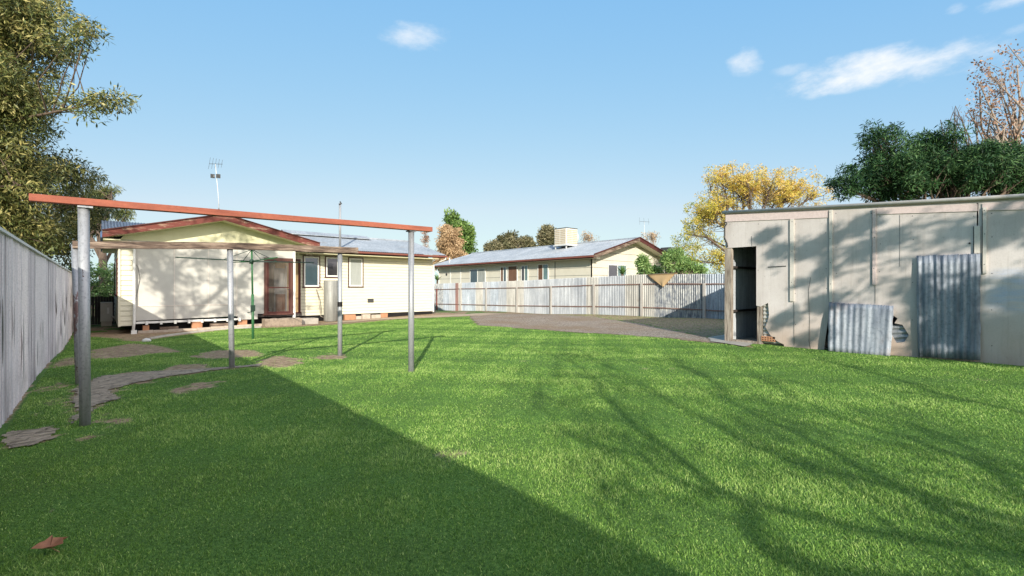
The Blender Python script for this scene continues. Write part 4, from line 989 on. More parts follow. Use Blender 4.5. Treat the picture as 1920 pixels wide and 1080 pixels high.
    mb = MB(); sl = Vector((0, y0 + .04 - yend, tz(y0) - tz(yend))); corrugated(mb, (SX - .04, yend, tz(yend) - .005), (1, 0, 0), sl, 5.95, sl.length, (0, -sl.z, sl.y), .076, .009, 6); mb.build('roof', 'galv_dark', T, smooth=True)
    MB().box(SX + .13, SX + 5.7, yend, y0 - .1, .0, .12).build('floor', 'concrete', T)
    # lining seen through the holes
    mb = MB(); a, b = P(1425, 560), P(1462, 645); corrugated(mb, (SX + .05, b[0] - .1, b[1]), (0, 0, 1), (0, 1, 0), a[1] - b[1] + .1, a[0] - b[0] + .05, (-1, 0, 0), .085, .012, 8); mb.build('lining_sheet', 'galv_d', T, smooth=True)
    mb = MB(); a, b = P(1670, 604), P(1710, 650); corrugated(mb, (SX + .05, b[0] - .1, b[1]), (0, .15, 1), (0, 1, -.15), a[1] - b[1], a[0] - b[0] + .25, (-1, 0, 0), .085, .014, 8); mb.build('lining_sheet', 'galv_a', T, smooth=True)
    # air brick with holes
    a, b = P(1427.5, 630), P(1453, 641); mb = MB(); bw = (a[0] - b[0]); bh = a[1] - b[1]
    B = mb.box(SX - .0, SX + .045, b[0], a[0], b[1], a[1]).build('air_brick', 'brick', T)
    hl = MB()
    for i in range(5):
        for j in range(2): yy = b[0] + bw * (i + .6) / 5.2; zz = b[1] + bh * (.28 + .42 * j); hl.box(SX - .003, SX + .001, yy - bw * .045, yy + bw * .045, zz - bh * .1, zz + bh * .1)
    hl.build('brick_hole', 'gapshade', B)
    # apron slab at the door
    # loose corrugated sheets
    def iron(px, m, label, lean_bot, name='corrugated_sheet', pitch=.11, amp=.008):
        (xl, yt), (xr, yt2), (xr2, yb2), (xl2, yb) = px
        A = Vector((SX - .045, *P(xl, yt))); B = Vector((SX - .045, *P(xr, yt2))); C = Vector((SX - .045 - lean_bot, *onX(xr2, yb2, SX - .045 - lean_bot)[1:])); Dd = Vector((SX - .045 - lean_bot, *onX(xl2, yb, SX - .045 - lean_bot)[1:]))
        n = 90; rows = 10; mb = MB(); r = random.Random(len(label)); w = (A - B).length; nw = round(w / pitch)
        for j in range(rows + 1):
            for i in range(n + 1):
                s = i / n; t = j / rows; p = A.lerp(B, s).lerp(Dd.lerp(C, s), t)
                fl = 1.0 if .03 < s < .97 else .4
                sv = s + .018 * math.sin(s * 17 + t * .6); p.x -= amp * (1 + math.sin(2 * math.pi * nw * sv)) * fl * max(.15, .6 + .5 * math.sin(t * 2 + s * 7)) + .006 * math.sin(s * 61) + .012 * math.sin(t * 4 + s * 2)
                if j in (0, rows): p.z += r.uniform(-.008, .008)
                if i in (0, n): p.y += r.uniform(-.008, .008)
                mb.v.append(tuple(p))
        for j in range(rows):
            for i in range(n): k = j * (n + 1) + i; mb.f.append((k, k + n + 1, k + n + 2, k + 1))
        for v in range(len(mb.v)): pass
        o = mb.build(name, m, None, smooth=True)
        sld = o.modifiers.new('solid', 'SOLIDIFY'); sld.thickness = .002
        return tag(o, label, 'metal sheet')
    iron([(1556, 567), (1677, 573), (1669, 671), (1553, 658)], 'galv_dark2', 'low rusty corrugated iron sheet leaning on the shed wall', .12)
    iron([(1720, 480), (1839, 476), (1838, 676), (1721, 668)], 'galv_dark', 'tall upright blue grey corrugated iron sheet fixed to the shed wall', .02)
shed()

# ------------------------------------------------------------------ neighbour's house
def neighbour():
    T = thing('neighbour_house', (25.4, 26, -.1), 'long low beige house with grey iron roof beyond the corrugated fence', 'house')
    ex0, ax, ex1 = 21.0, 25.4, 29.8; ez, az = 3.16, 4.40; y0, y1 = 17.5, 35.3; wx, wy = 21.6, 18.1
    sl = (az - ez) / (ax - ex0)
    R = MB()
    for e, s in ((ex0, 1), (ex1, -1)):
        d = Vector((ax - e, 0, az - ez)); nn = Vector((-d.z, 0, d.x)) if s > 0 else Vector((d.z, 0, -d.x))
        corrugated(R, (e, y0, ez), (0, 1, 0), d, y1 - y0, d.length, nn, .10, .014, 6)
    RF = R.build('roof', 'roof', T, smooth=True)
    MB().tube([(ax, y0, az + .02), (ax, y1, az + .02)], .06, 8).build('ridge_cap', 'roof', RF)
    MB().box(wx, wx + .1, wy, y1 - .6, -.3, ez + .1).build('side_wall', 'nbwall', T)
    g = MB(); poly_slab(g, [(wx, -.3), (ex1 - .6, -.3), (ex1 - .6, ez + .1), (ax, az - .06), (wx, ez + .1)], [], 'Y', wy - .003, wy + .1); g.build('gable_wall', 'nbwall', T)
    b = MB()
    for z in (1.15, 1.6, 2.05, 2.5, 2.95, 3.4, 3.85):
        hw = ax - wx if z < ez else (az - .1 - z) / sl
        b.box(max(wx, ax - hw) - .0, min(ex1 - .6, ax + hw), wy - .012, wy - .004, z - .008, z + .008)
        if z < 2.9: b.box(wx - .010, wx - .001, wy, y1 - .6, z - .008, z + .008)
    b.build('sheet_joint', 'grille', T)
    b = MB()
    for px in (845, 864): Y = onX(px, 520, wx)[1]; b.box(wx - .03, wx - .011, Y - .06, Y + .06, -.2, 2.95)
    b.build('cover_strip', 'white', T)
    Y = onX(1041, 520, wx)[1]; MB().box(wx - .02, wx - .011, Y - .02, Y + .02, -.2, 2.95).build('dark_joint', 'grille', T)
    MB().box(ex0 - .02, ex0 + .02, y0, y1, ez - .17, ez - .01).build('fascia', 'maroon', T)
    MB().box(ex0 - .13, ex0 - .021, y0 - .02, y1, ez - .12, ez - .02).build('gutter', 'gutter', T)
    MB().box(ex0 + .02, wx, y0 + .03, y1, ez - .17, ez - .15).build('soffit', 'nbwall', T)
    for e in (ex0, ex1):
        b = MB(); b.add([(e, y0 - .04, ez + .02), (ax, y0 - .04, az + .02), (ax, y0 - .04, az - .2), (e, y0 - .04, ez - .2), (e, y0 - .01, ez + .02), (ax, y0 - .01, az + .02), (ax, y0 - .01, az - .2), (e, y0 - .01, ez - .2)], [(0, 1, 2, 3), (7, 6, 5, 4), (3, 2, 6, 7), (0, 4, 5, 1), (0, 3, 7, 4)])
        b.build('bargeboard', 'oldwood_x' if e == ex0 else 'maroon', T)
        MB().bar((e, y0 - .05, ez + .04), (ax, y0 - .05, az + .04), .05, .06).build('barge_cap', 'maroon', T)
    b = MB()
    for e in (ex0, ex1): b.add([(e, y0 - .01, ez - .17), (ax, y0 - .01, az - .17), (ax, wy, az - .17), (e, wy, ez - .17)], [(0, 1, 2, 3)])
    b.build('gable_soffit', 'nbwall', T)
    def sidewin(x0, x1, y0_, y1_, panes, door=False):
        A = onX(x0, y0_, wx); B = onX(x1, y1_, wx); Ya, Yb = B[1], A[1]; Z1 = (A[2] + onX(x1, y0_, wx)[2]) / 2; Z0 = min(B[2], 1.3) if not door else 0
        f = MB(); w = .05
        f.box(wx - .06, wx - .012, Ya, Yb, Z1 - w, Z1); f.box(wx - .06, wx - .012, Ya, Yb, Z0, Z0 + w); f.box(wx - .06, wx - .012, Ya, Ya + w, Z0 + w, Z1 - w); f.box(wx - .06, wx - .012, Yb - w, Yb, Z0 + w, Z1 - w); m = (Ya + Yb) / 2
        if not door: f.box(wx - .06, wx - .012, m - w / 2, m + w / 2, Z0 + w, Z1 - w)
        W_ = f.build('door' if door else 'window', 'white', T)
        if door: MB().box(wx - .04, wx - .013, Ya + w, Yb - w, Z0 + w, Z1 - w).build('door_leaf', 'curtbrown', W_)
        else:
            MB().box(wx - .035, wx - .013, Ya + w, m - w / 2, Z0 + w, Z1 - w).build('pane', panes[1], W_); MB().box(wx - .035, wx - .013, m + w / 2, Yb - w, Z0 + w, Z1 - w).build('pane', panes[0], W_)
    sidewin(882, 911, 504, 532, ('glass', 'curtain')); sidewin(939, 950.5, 500, 529, ('curtbrown', 'glass')); sidewin(953, 971, 498, 540, None, True)
    sidewin(978, 991, 497.5, 514, ('glassdark', 'glassgreen')); sidewin(1009, 1029, 495, 522, ('curtbrown', 'glassgreen'))
    A = onY(1139, 489.6, wy); B = onY(1173.5, 489.6, wy); f = MB(); Z1 = 2.72; Z0 = 1.3; m = (A[0] + B[0]) / 2
    for q in ((A[0], B[0], Z1 - .05, Z1), (A[0], B[0], Z0, Z0 + .05), (A[0], A[0] + .05, Z0 + .05, Z1 - .05), (B[0] - .05, B[0], Z0 + .05, Z1 - .05), (m - .03, m + .03, Z0 + .05, Z1 - .05)): f.box(q[0], q[1], wy - .06, wy - .013, q[2], q[3])
    W_ = f.build('window', 'metalwhite', T); MB().box(A[0] + .05, m - .03, wy - .035, wy - .014, Z0 + .05, Z1 - .05).build('pane', 'glassdark', W_); MB().box(m + .03, B[0] - .05, wy - .035, wy - .014, Z0 + .05, Z1 - .05).build('pane', 'glassgreen', W_)
    v = onX(837.5, 514.5, wx); MB().tube([(wx - .04, v[1], v[2]), (wx, v[1], v[2])], .11, 12).build('round_vent', 'grille', T)
    p = onX(843, 492, 21.5); MB().tube([(21.5, p[1], 3.25), (21.5, p[1], 3.75)], .05, 10).build('flue_pipe', 'metalwhite', T, smooth=True)
    Y = y1 - .6; MB().tube([(ex0 - .05, Y + .3, ez - .1), (ex0 + .1, Y + .1, ez - .25), (wx - .06, Y - .1, 2.5), (wx - .06, Y - .1, 0)], .04, 8).build('downpipe', 'white', T)
    # low rear wing stepping down at the right
    T2 = thing('far_house', (33, 19, -.1), 'small brown roofed outbuilding behind the bushes right of the beige house', 'house')
    a = onY(1253, 471, 18.5); b = onY(1318, 492, 18.5)
    MB().add([(a[0], 18.4, a[2]), (b[0], 18.4, b[2] - .0), (b[0], 24, b[2] + .4), (a[0], 24, a[2] + .4), (a[0], 18.4, a[2] - .16), (b[0], 18.4, b[2] - .16)], [(0, 1, 2, 3), (4, 5, 1, 0)]).build('roof', 'gutter', T2)
    MB().box(a[0], b[0] - .3, 18.9, 23.8, -.3, b[2] - .17).build('wall', 'darkwood', T2)
    c = onY(1258, 463, 22); d = onY(1282, 474, 22); gb = MB().box(c[0], d[0], 22, 23, d[2] - .5, c[2])
    tag(gb.build('roof_box', 'grille', None, bevel=.03), 'small grey box unit on the roof line behind the bushes', 'roof box')
    # evaporative cooler
    c = at(1061, 457, 33.0); cx, cy = c[0], c[1]; zb = CAMH + (540 - 460) / FPX * 33; zt = CAMH + (540 - 430) / FPX * 33
    T3 = thing('evaporative_cooler', (cx, cy, zb), 'boxy cream evaporative cooler on legs on the grey iron roof', 'cooler')
    h = .56; zs = 4.0
    MB().box(cx - h, cx + h, cy - h, cy + h, zb, zt).build('casing', 'coolbox', T3, bevel=.03)
    MB().box(cx - h - .06, cx + h + .06, cy - h - .06, cy + h + .06, zb - .07, zb - .002).build('tray', 'metalwhite', T3)
    MB().box(cx - h - .02, cx + h + .02, cy - h - .02, cy + h + .02, zt + .001, zt + .05).build('lid', 'grille', T3, bevel=.02)
    for f_ in range(2):
        sl_ = MB()
        for i in range(8):
            zz = zb + .12 + i * (zt - zb - .24) / 7
            for k in range(2):
                if f_ == 0: sl_.box(cx - h - .02, cx - h - .002, cy - h + .07 + k * h * .95, cy - h + .07 + (k + .88) * h * .95, zz - .03, zz + .03)
                else: sl_.box(cx - h + .07 + k * h * .95, cx - h + .07 + (k + .88) * h * .95, cy - h - .02, cy - h - .002, zz - .03, zz + .03)
        sl_.build('pad_louvre', 'coolpad', T3)
    MB().tube([(cx + h, cy, (zb + zt) / 2), (cx + h + .25, cy - .05, (zb + zt) / 2), (cx + h + .38, cy - .05, (zb + zt) / 2)], [.5, .46, .3], 20).build('fan_duct', 'coolbox', T3, smooth=True)
    for (u, v) in ((-.5, -.5), (.5, -.5), (-.5, .5), (.5, .5)):
        xx = cx + u; MB().box(xx - .03, xx + .03, cy + v - .03, cy + v + .03, 3.16 + (min(xx, 2 * ax - xx) - ex0) * sl - .02, zb - .07).build('leg', 'metalwhite', T3)
    t = onY(1208, 416, 24); antenna('tv_antenna', (t[0], 24, 4.3), t, 'thin tv antenna above the gable of the beige neighbouring house', 1.0, simple=True)
neighbour()

# ------------------------------------------------------------------ trees and plants
def leaf_cloud(rg, centers, tones, radii, per, size, droop=0., aspect=.45, flat=.0, spread_tone=.15, squash=(1, 1, .8)):
    n = len(centers) * per
    C = np.repeat(centers, per, 0); T = np.repeat(tones, per); Rr = np.repeat(radii, per)
    g = rg.standard_normal((n, 3)); g /= np.linalg.norm(g, axis=1)[:, None] + 1e-9
    P = C + g * (Rr * rg.random(n) ** .45)[:, None] * np.array(squash)
    L = size * rg.uniform(.6, 1.3, n)
    d = rg.standard_normal((n, 3)); d[:, 2] = d[:, 2] * (1 - flat) - droop * 1.5; d += g * .5; d /= np.linalg.norm(d, axis=1)[:, None]
    s = np.cross(d, rg.standard_normal((n, 3))); s /= np.linalg.norm(s, axis=1)[:, None] + 1e-9
    Wd = (L * aspect / 2)[:, None]; L = L[:, None]
    V = np.stack([P, P + d * L * .5 + s * Wd, P + d * L, P + d * L * .5 - s * Wd], 1).reshape(-1, 3)
    i = np.arange(n) * 4; F = np.stack([i, i + 1, i + 2, i + 3], 1)
    tone = np.clip(T + rg.normal(0, spread_tone, n), 0, 1)
    return V, F, np.repeat(tone, 4)
def tree(name, label, base, trunk_h, tr, ells, clumps, per, size, crad, leafm, bark, seed, cat='tree', group=None, droop=0., aspect=.45, prim=9, twig=.012, lean=(0, 0), surf=.5, mb_n=6, tonef=None, sp=.15, flat=0., extra=None, kink=.12, limbk=1.0):
    rg = np.random.default_rng(seed); base = Vector(base); T = thing(name, base, label, cat, group)
    cs = []; vol = np.array([e[3] * e[4] * e[5] for e in ells]); vol = vol / vol.sum()
    for e, k in zip(ells, rg.multinomial(clumps, vol)):
        g = rg.standard_normal((k, 3)); g /= np.linalg.norm(g, axis=1)[:, None]; r = (surf + (1 - surf) * rg.random(k)) ** 1.0 * rg.random(k) ** .12
        cs.append(np.array(e[:3]) + g * r[:, None] * np.array(e[3:6]))
    cs = np.concatenate(cs) + np.array(base)
    if extra is not None: cs = np.concatenate([cs, np.array(extra)])
    mb = MB(); top = base + Vector((lean[0], lean[1], trunk_h))
    tp = [base + Vector((0, 0, -.3)), base + Vector((0, 0, .02)), base.lerp(top, .5) + Vector((rg.normal(0, .04) * tr * 4, rg.normal(0, .04) * tr * 4, 0)), top]
    mb.tube([tuple(p) for p in tp], [tr * 1.5, tr * 1.25, tr, tr * .8], 10)
    idx = rg.choice(len(cs), min(prim, len(cs)), replace=False); pr = cs[idx]
    limbs = []
    for p in pr:
        p = Vector(p) ; st = base.lerp(top, rg.uniform(.72, 1.0)); v = p - st; m1 = st + v * .35 + Vector((0, 0, .10 * v.length)) + Vector(rg.normal(0, kink * .5, 3)) * v.length; m2 = st + v * .7 + Vector((0, 0, .06 * v.length)) + Vector(rg.normal(0, kink * .5, 3)) * v.length
        pts = [st, m1, m2, p]; limbs.append(pts); r0 = tr * limbk * rg.uniform(.4, .62); mb.tube([tuple(q) for q in pts], [r0, r0 * .7, r0 * .45, r0 * .2], mb_n)
    tm = []
    for c in cs:
        j = int(np.argmin(((pr - c) ** 2).sum(1))); L = limbs[j]; c = Vector(c)
        k = min((1, 2, 3), key=lambda q: (L[q] - c).length + (0 if q < 3 else .3)); st = L[k]
        if k > 1: st = L[k - 1].lerp(L[k], rg.uniform(.3, 1))
        v = c - st
        if v.length < .05: continue
        m = st.lerp(c, .5) + Vector(rg.normal(0, kink, 3)) * v.length; r0 = max(twig, twig * .8 * (1 + v.length * .6)); mb.tube([tuple(st), tuple(m), tuple(c)], [r0, r0 * .65, r0 * .3], 4, cap=False)
    mb.build('trunk', bark, T, smooth=True)
    if per:
        tones = rg.uniform(.2, .8, len(cs)) if tonef is None else np.array([tonef(c - np.array(base), rg) for c in cs])
        V, F, A = leaf_cloud(rg, cs, tones, crad * rg.uniform(.6, 1.3, len(cs)), per, size, droop, aspect, flat, sp)
        npmesh('crown', V, F, leafm, T, {'tone': A})
    return T
LM = {
 'olive': m_leaf('leaf_olive', (46, 58, 28), (98, 106, 54), (172, 160, 96), .2, .5, .4),
 'yellow': m_leaf('leaf_autumn', (116, 132, 50), (206, 188, 80), (222, 184, 106), .35),
 'dkgreen': m_leaf('leaf_dark_green', (22, 42, 24), (46, 78, 42), (90, 118, 68), .15, .6, .2),
 'brown': m_leaf('leaf_dry_brown', (108, 80, 66), (152, 116, 94), (190, 156, 130), .2, .7, .2),
 'dry': m_leaf('leaf_straw', (128, 104, 76), (176, 146, 108), (204, 176, 138), .2, .7, .2),
 'mid': m_leaf('leaf_mid_green', (50, 74, 34), (96, 124, 58), (150, 172, 92), .25),
 'gum': m_leaf('leaf_gum', (70, 74, 50), (112, 108, 78), (148, 136, 106), .15, .6, .2),
 'bush': m_leaf('leaf_bush', (70, 100, 52), (120, 150, 82), (176, 196, 120), .25),
}
rz = lambda x, y: G(x, y)
# big tree over the left fence
def ellS(px, py, D, rx, rz_): return ell(px, py, D, rx, rz_, sb0)
def rel(px, py, D, b): p = at(px, py, D); return (p[0] - b[0], p[1] - b[1], p[2] - b[2])
def ell(px, py, D, rx, rz_, b, ry=None): c = rel(px, py, D, b); k = D / FPX; return (c[0], c[1], c[2], rx * k * .85, (ry or rx) * k * .85, rz_ * k)
ex = [at(215, 188, 12.6), at(200, 192, 12.5), at(185, 186, 12.4), at(170, 196, 12.3), at(160, 205, 12.2), at(150, 190, 12.2), at(228, 186, 12.7), at(140, 60, 12), at(165, 50, 12), at(150, 75, 12), at(175, 62, 12.2), at(130, 90, 12)]
sb = at(-330, 540, 14.5); sb0 = (sb[0], sb[1], -.2)
tree('spreading_tree', 'large dense olive tree towering above the grey ribbed fence', sb0, 3.6, .32,
     [ellS(-30, 60, 13.5, 165, 120), ellS(-60, 200, 13.5, 175, 110), ellS(20, 170, 13, 95, 90), ellS(-20, 310, 13.5, 135, 90), ellS(30, 350, 14, 80, 75), ellS(-20, 420, 14, 140, 70),
      ellS(60, 420, 15, 72, 55), ellS(95, 455, 17, 70, 60), ellS(150, 400, 18, 62, 62), ellS(120, 330, 16, 70, 50), ellS(-200, 200, 14, 180, 200), ellS(-60, -40, 14, 190, 90), ellS(35, 30, 13, 95, 60)],
     1400, 150, .15, .46, LM['olive'], 'bark', 14, limbk=.6, droop=.35, aspect=.24, prim=26, surf=.35, extra=ex, sp=.22)
# trees at the end of the side passage
tree('passage_tree', 'weeping tree with slim trunk seen at the end of the side passage', (.05, 33, -.3), 3.6, .2,
     [ell(188, 372, 27, 30, 24, (.05, 33, -.3)), ell(232, 398, 27, 24, 12, (.05, 33, -.3)), ell(165, 415, 27, 38, 36, (.05, 33, -.3)), ell(218, 358, 27, 14, 10, (.05, 33, -.3))], 130, 130, .2, .38, LM['olive'], 'bark', 12, droop=1.2, aspect=.16, prim=9, surf=.3)
tree('background_shrub', 'leafy yellow green shrub behind the passage fence', (-.6, 31, -.3), .7, .08, [(0, 0, 1.9, 1.6, 1.2, 1.4), (.9, 1, 1.6, 1.2, 1., 1.2)], 60, 110, .13, .32, LM['bush'], 'barkpale', 13, prim=6, surf=.3, cat='shrub')
# yellow autumn tree behind the shed corner
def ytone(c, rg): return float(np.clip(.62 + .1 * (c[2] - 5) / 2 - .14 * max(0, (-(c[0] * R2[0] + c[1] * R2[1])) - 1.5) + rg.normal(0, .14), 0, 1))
yb = at(1400, 540, 27.0)
def rel(px, py, D, b): p = at(px, py, D); return (p[0] - b[0], p[1] - b[1], p[2] - b[2])
yb0 = (yb[0], yb[1], 0.0)
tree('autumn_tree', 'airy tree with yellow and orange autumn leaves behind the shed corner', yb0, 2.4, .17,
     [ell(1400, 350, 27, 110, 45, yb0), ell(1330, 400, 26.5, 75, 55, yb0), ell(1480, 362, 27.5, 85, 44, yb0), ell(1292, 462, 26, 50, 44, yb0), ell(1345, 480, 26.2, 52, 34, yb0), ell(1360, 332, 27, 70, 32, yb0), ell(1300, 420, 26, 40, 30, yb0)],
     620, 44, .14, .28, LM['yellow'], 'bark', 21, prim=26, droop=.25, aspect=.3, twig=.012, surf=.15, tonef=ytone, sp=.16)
# dark green tree behind the shed
db = at(1760, 540, 17.5); db0 = (db[0], db[1], .1)
tree('evergreen_tree', 'dense dark green long leafed tree rising behind the shed roof', db0, 2.6, .2,
     [ell(1680, 330, 17.5, 100, 55, db0), ell(1800, 320, 17.5, 110, 62, db0), ell(1650, 268, 17.5, 52, 46, db0), ell(1590, 350, 17.3, 45, 36, db0), ell(1890, 330, 17.6, 80, 70, db0), ell(1745, 268, 17.4, 60, 30, db0)],
     620, 110, .17, .30, LM['dkgreen'], 'bark', 22, prim=16, droop=.35, aspect=.2, surf=.35, sp=.2)
# half bare tree with brown leaves at the right edge
bb = at(1930, 540, 20.5); bb0 = (bb[0], bb[1], .1)
def btone(c, rg): return rg.uniform(.2, .9)
tree('half_bare_tree', 'half bare tree with clinging brown leaves above the dark evergreen at right', bb0, 3.6, .16,
     [ell(1880, 190, 20.5, 55, 85, bb0), ell(1900, 260, 20.5, 60, 50, bb0), ell(1840, 210, 20.5, 36, 45, bb0), ell(1830, 160, 20.5, 28, 30, bb0), ell(1905, 110, 20.5, 35, 45, bb0), ell(1860, 130, 20.5, 40, 40, bb0)],
     150, 11, .12, .3, LM['brown'], 'barkpale', 23, prim=30, droop=.4, aspect=.6, twig=.010, surf=.3, tonef=btone)
tree('bare_twigs_tree', 'leafless thin branches poking above the dark evergreen', (bb0[0] - 2.2, bb0[1] + 1.8, .1), 4.2, .1,
     [ell(1790, 215, 20, 48, 42, (bb0[0] - 2.2, bb0[1] + 1.8, .1))], 34, 0, .1, .2, LM['brown'], 'bark', 24, prim=9, twig=.010, surf=.2)
# tall tree pair behind the houses
g1 = at(868, 540, 60); g10 = (g1[0], g1[1], -.2)
tree('tall_green_tree', 'tall narrow green tree behind the dry brown one between the houses', g10, 2.5, .3, [ell(862, 440, 60, 25, 32, g10), ell(848, 412, 60, 14, 18, g10), ell(872, 455, 60, 22, 34, g10)], 190, 90, .38, .75, LM['mid'], 'bark', 31, prim=9, surf=.4)
g2 = at(845, 540, 52); g20 = (g2[0], g2[1], -.2)
tree('dry_brown_tree', 'straw brown dry leaved tree between the two houses', g20, 2.0, .25, [ell(843, 450, 52, 28, 28, g20), ell(848, 480, 52, 30, 28, g20), ell(822, 490, 52, 14, 24, g20), ell(838, 432, 52, 16, 16, g20)], 200, 90, .32, .55, LM['dry'], 'bark', 32, prim=9, surf=.4, droop=1.0, aspect=.3)
g3 = at(800, 540, 50); g30 = (g3[0], g3[1], -.2)
tree('bare_sapling', 'thin nearly leafless sapling behind the end of the weatherboard roof', g30, 2.6, .09, [ell(797, 447, 50, 9, 20, g30)], 26, 14, .2, .25, LM['brown'], 'barkpale', 33, prim=5, surf=.2)
for (px, D, els, s, lab) in ((958, 95, [(925, 462, 20, 12), (955, 450, 24, 17), (985, 458, 24, 14), (940, 466, 34, 10)], 34, 'wide grey green gum tree on the skyline above the neighbour roof'),
                             (1028, 95, [(1028, 440, 18, 15), (1022, 452, 14, 14), (1045, 455, 20, 14)], 35, 'small round gum tree just left of the rooftop cooler')):
    b = at(px, 540, D); b0 = (b[0], b[1], -.2)
    tree('gum_tree', lab, b0, 3.5, .35, [ell(e[0], e[1], D, e[2], e[3], b0) for e in els], 150, 95, .5, .95, LM['gum'], 'barkpale', s, prim=10, surf=.4, group='gum trees on the skyline')
for (px, py, s, lab) in ((1105, 445, 36, 'bare winter tree above the roof right of the cooler'), (1222, 442, 37, 'bare winter tree behind the neighbouring gable peak')):
    b = at(px, 540, 60); b0 = (b[0], b[1], -.2)
    tree('bare_tree', lab, b0, 4.0, .12, [ell(px, py, 60, 24, 14, b0)], 60, 7, .2, .3, LM['dry'], 'barkpale', s, prim=9, surf=.2, twig=.02, group='bare trees behind the neighbour house')
# bushes just behind the corrugated fence
for (D, els, s, lab) in ((22.0, [(1204, 500, 12, 20), (1206, 487, 8, 9)], 41, 'slender pale green bush above the fence left of the tan cloth'),
                         (22.5, [(1228, 508, 16, 10)], 42, 'low rounded bush above the fence over the tan cloth'),
                         (21.5, [(1262, 492, 26, 22), (1285, 500, 24, 18), (1250, 482, 14, 14), (1310, 505, 18, 12), (1268, 474, 14, 12)], 43, 'broad bushy shrub above the fence right of the tan cloth')):
    c = at(els[0][0], 540, D); b0 = (c[0], c[1], 0.)
    tree('fence_bush', lab, b0, 1.0, .05, [ell(e[0], e[1], D, e[2], e[3], b0) for e in els], 24 if s == 42 else (40 if s == 41 else 130), 70, .15, .2, LM['bush'], 'barkpale', s, prim=6, surf=.3, cat='bush', group='bushes behind the corrugated fence', droop=.3, aspect=.28)
def yucca(px, py, D, hpx, label, n=44, seed=1):
    rg = random.Random(seed); c = Vector(at(px, py, D)); b = Vector((c.x, c.y, G(c.x, c.y))); T = thing('spiky_plant', b, label, 'plant', 'spiky plants behind the corrugated fence')
    MB().tube([tuple(b), tuple(c)], [.09, .07], 8).build('stem', 'bark', T); mb = MB(); L = hpx * D / FPX
    for i in range(n):
        a = rg.uniform(0, 6.283); e = rg.uniform(.1, 1.45); d = Vector((math.cos(a) * math.cos(e), math.sin(a) * math.cos(e), math.sin(e))); s = d.cross(Vector((0, 0, 1))).normalized() * .03; l = L * rg.uniform(.7, 1.1)
        m = c + d * l * .6; t = c + d * l + Vector((0, 0, -.12 * l * math.cos(e))); o = len(mb.v); mb.v += [tuple(c - s), tuple(c + s), tuple(m + s), tuple(m - s), tuple(t)]; mb.f += [(o, o + 1, o + 2, o + 3), (o + 3, o + 2, o + 4)]
    mb.build('leaves', LM['bush'], T, tone=.25)
yucca(1167, 514, 24.5, 20, 'spiky dark green plant above the fence before the gable window', seed=2)
yucca(820, 526, 36, 14, 'spiky yellow green plant beside the end of the weatherboard house', seed=3)
# trees behind the photographer: their shadows fall across lawn, house wall and shed
SV = Vector((-1.46, -2.12, 1.0))
def limb_tree(name, label, base, fork, tr, limbs, per, size, crad, leafm, bark, seed, blobs=(), twn=5, twl=.7, tw=.010, blob_per=60, blob_r=.32):
    """tree with hand placed limbs; limbs: (radius at the fork, radius at the end, [points])"""
    rg = np.random.default_rng(seed); r = random.Random(seed); T = thing(name, base, label, 'tree'); b = Vector(base); f = Vector(fork); mb = MB(); cl = []
    mb.tube([tuple(b - Vector((0, 0, .3))), tuple(b), tuple(b.lerp(f, .5) + Vector((.05, .04, 0))), tuple(f)], [tr * 1.4, tr * 1.2, tr, tr * .85], 10)
    for r0, r1, pts in limbs:
        P = [f] + [Vector(p) for p in pts]; Q = []
        for a in range(len(P) - 1):                    # smooth the run of the limb
            p0, p1, p2, p3 = P[max(a - 1, 0)], P[a], P[a + 1], P[min(a + 2, len(P) - 1)]
            for k in range(4):
                t = k / 4; Q.append(.5 * ((2 * p1) + (p2 - p0) * t + (2 * p0 - 5 * p1 + 4 * p2 - p3) * t * t + (3 * p1 - p0 - 3 * p2 + p3) * t ** 3) + Vector([r.gauss(0, .02) for _ in range(3)]))
        Q.append(P[-1]); n = len(Q); mb.tube([tuple(q) for q in Q], [r0 + (r1 - r0) * (k / (n - 1)) ** .8 for k in range(n)], 7)
        for k in range(4, n):
            d = (Q[k] - Q[k - 1]).normalized()
            for _ in range(r.choice([0, 1, 1, 2]) if twn > 4 else 1):
                v = (d * r.uniform(.3, 1.2) + Vector([r.gauss(0, .7) for _ in range(3)])).normalized() * twl * r.uniform(.4, 1.3); m = Q[k] + v * .5 + Vector([r.gauss(0, .05) for _ in range(3)]); e = Q[k] + v
                mb.tube([tuple(Q[k]), tuple(m), tuple(e)], [tw * 1.5, tw, tw * .5], 4, cap=False); cl.append(e); cl.append(m)
                for _ in range(2):
                    w = (v.normalized() + Vector([r.gauss(0, .6) for _ in range(3)])).normalized() * twl * .4; mb.tube([tuple(m), tuple(m + w)], [tw * .7, tw * .35], 3, cap=False); cl.append(m + w)
    mb.build('trunk', bark, T, smooth=True)
    C = np.array([tuple(c) for c in cl]); V, F, A = leaf_cloud(rg, C, rg.uniform(.2, .8, len(C)), np.full(len(C), crad), per, size, .3, .5)
    if len(blobs):
        B = np.array([tuple(q) for q in blobs]); V2, F2_, A2 = leaf_cloud(rg, B, rg.uniform(.2, .8, len(B)), rg.uniform(.6, 1.1, len(B)) * blob_r, blob_per, size, .3, .5)
        F = np.concatenate([F, F2_ + len(V)]); V = np.concatenate([V, V2]); A = np.concatenate([A, A2])
    npmesh('crown', V, F, leafm, T, {'tone': A})
def lift(pts, z0, z1):
    out = []
    for k, (x, y) in enumerate(pts): z = z0 + (z1 - z0) * k / (len(pts) - 1); out.append(Vector(onG(x, y)) + SV * z)
    return out
def wlift(pts, k0, k1):
    out = []
    for k, (cx, cy) in enumerate(pts): q = k0 + (k1 - k0) * k / (len(pts) - 1); out.append(Vector(onX(1340 + cx / 2.841, 340 + cy / 2.842, SX)) + SV * q)
    return out
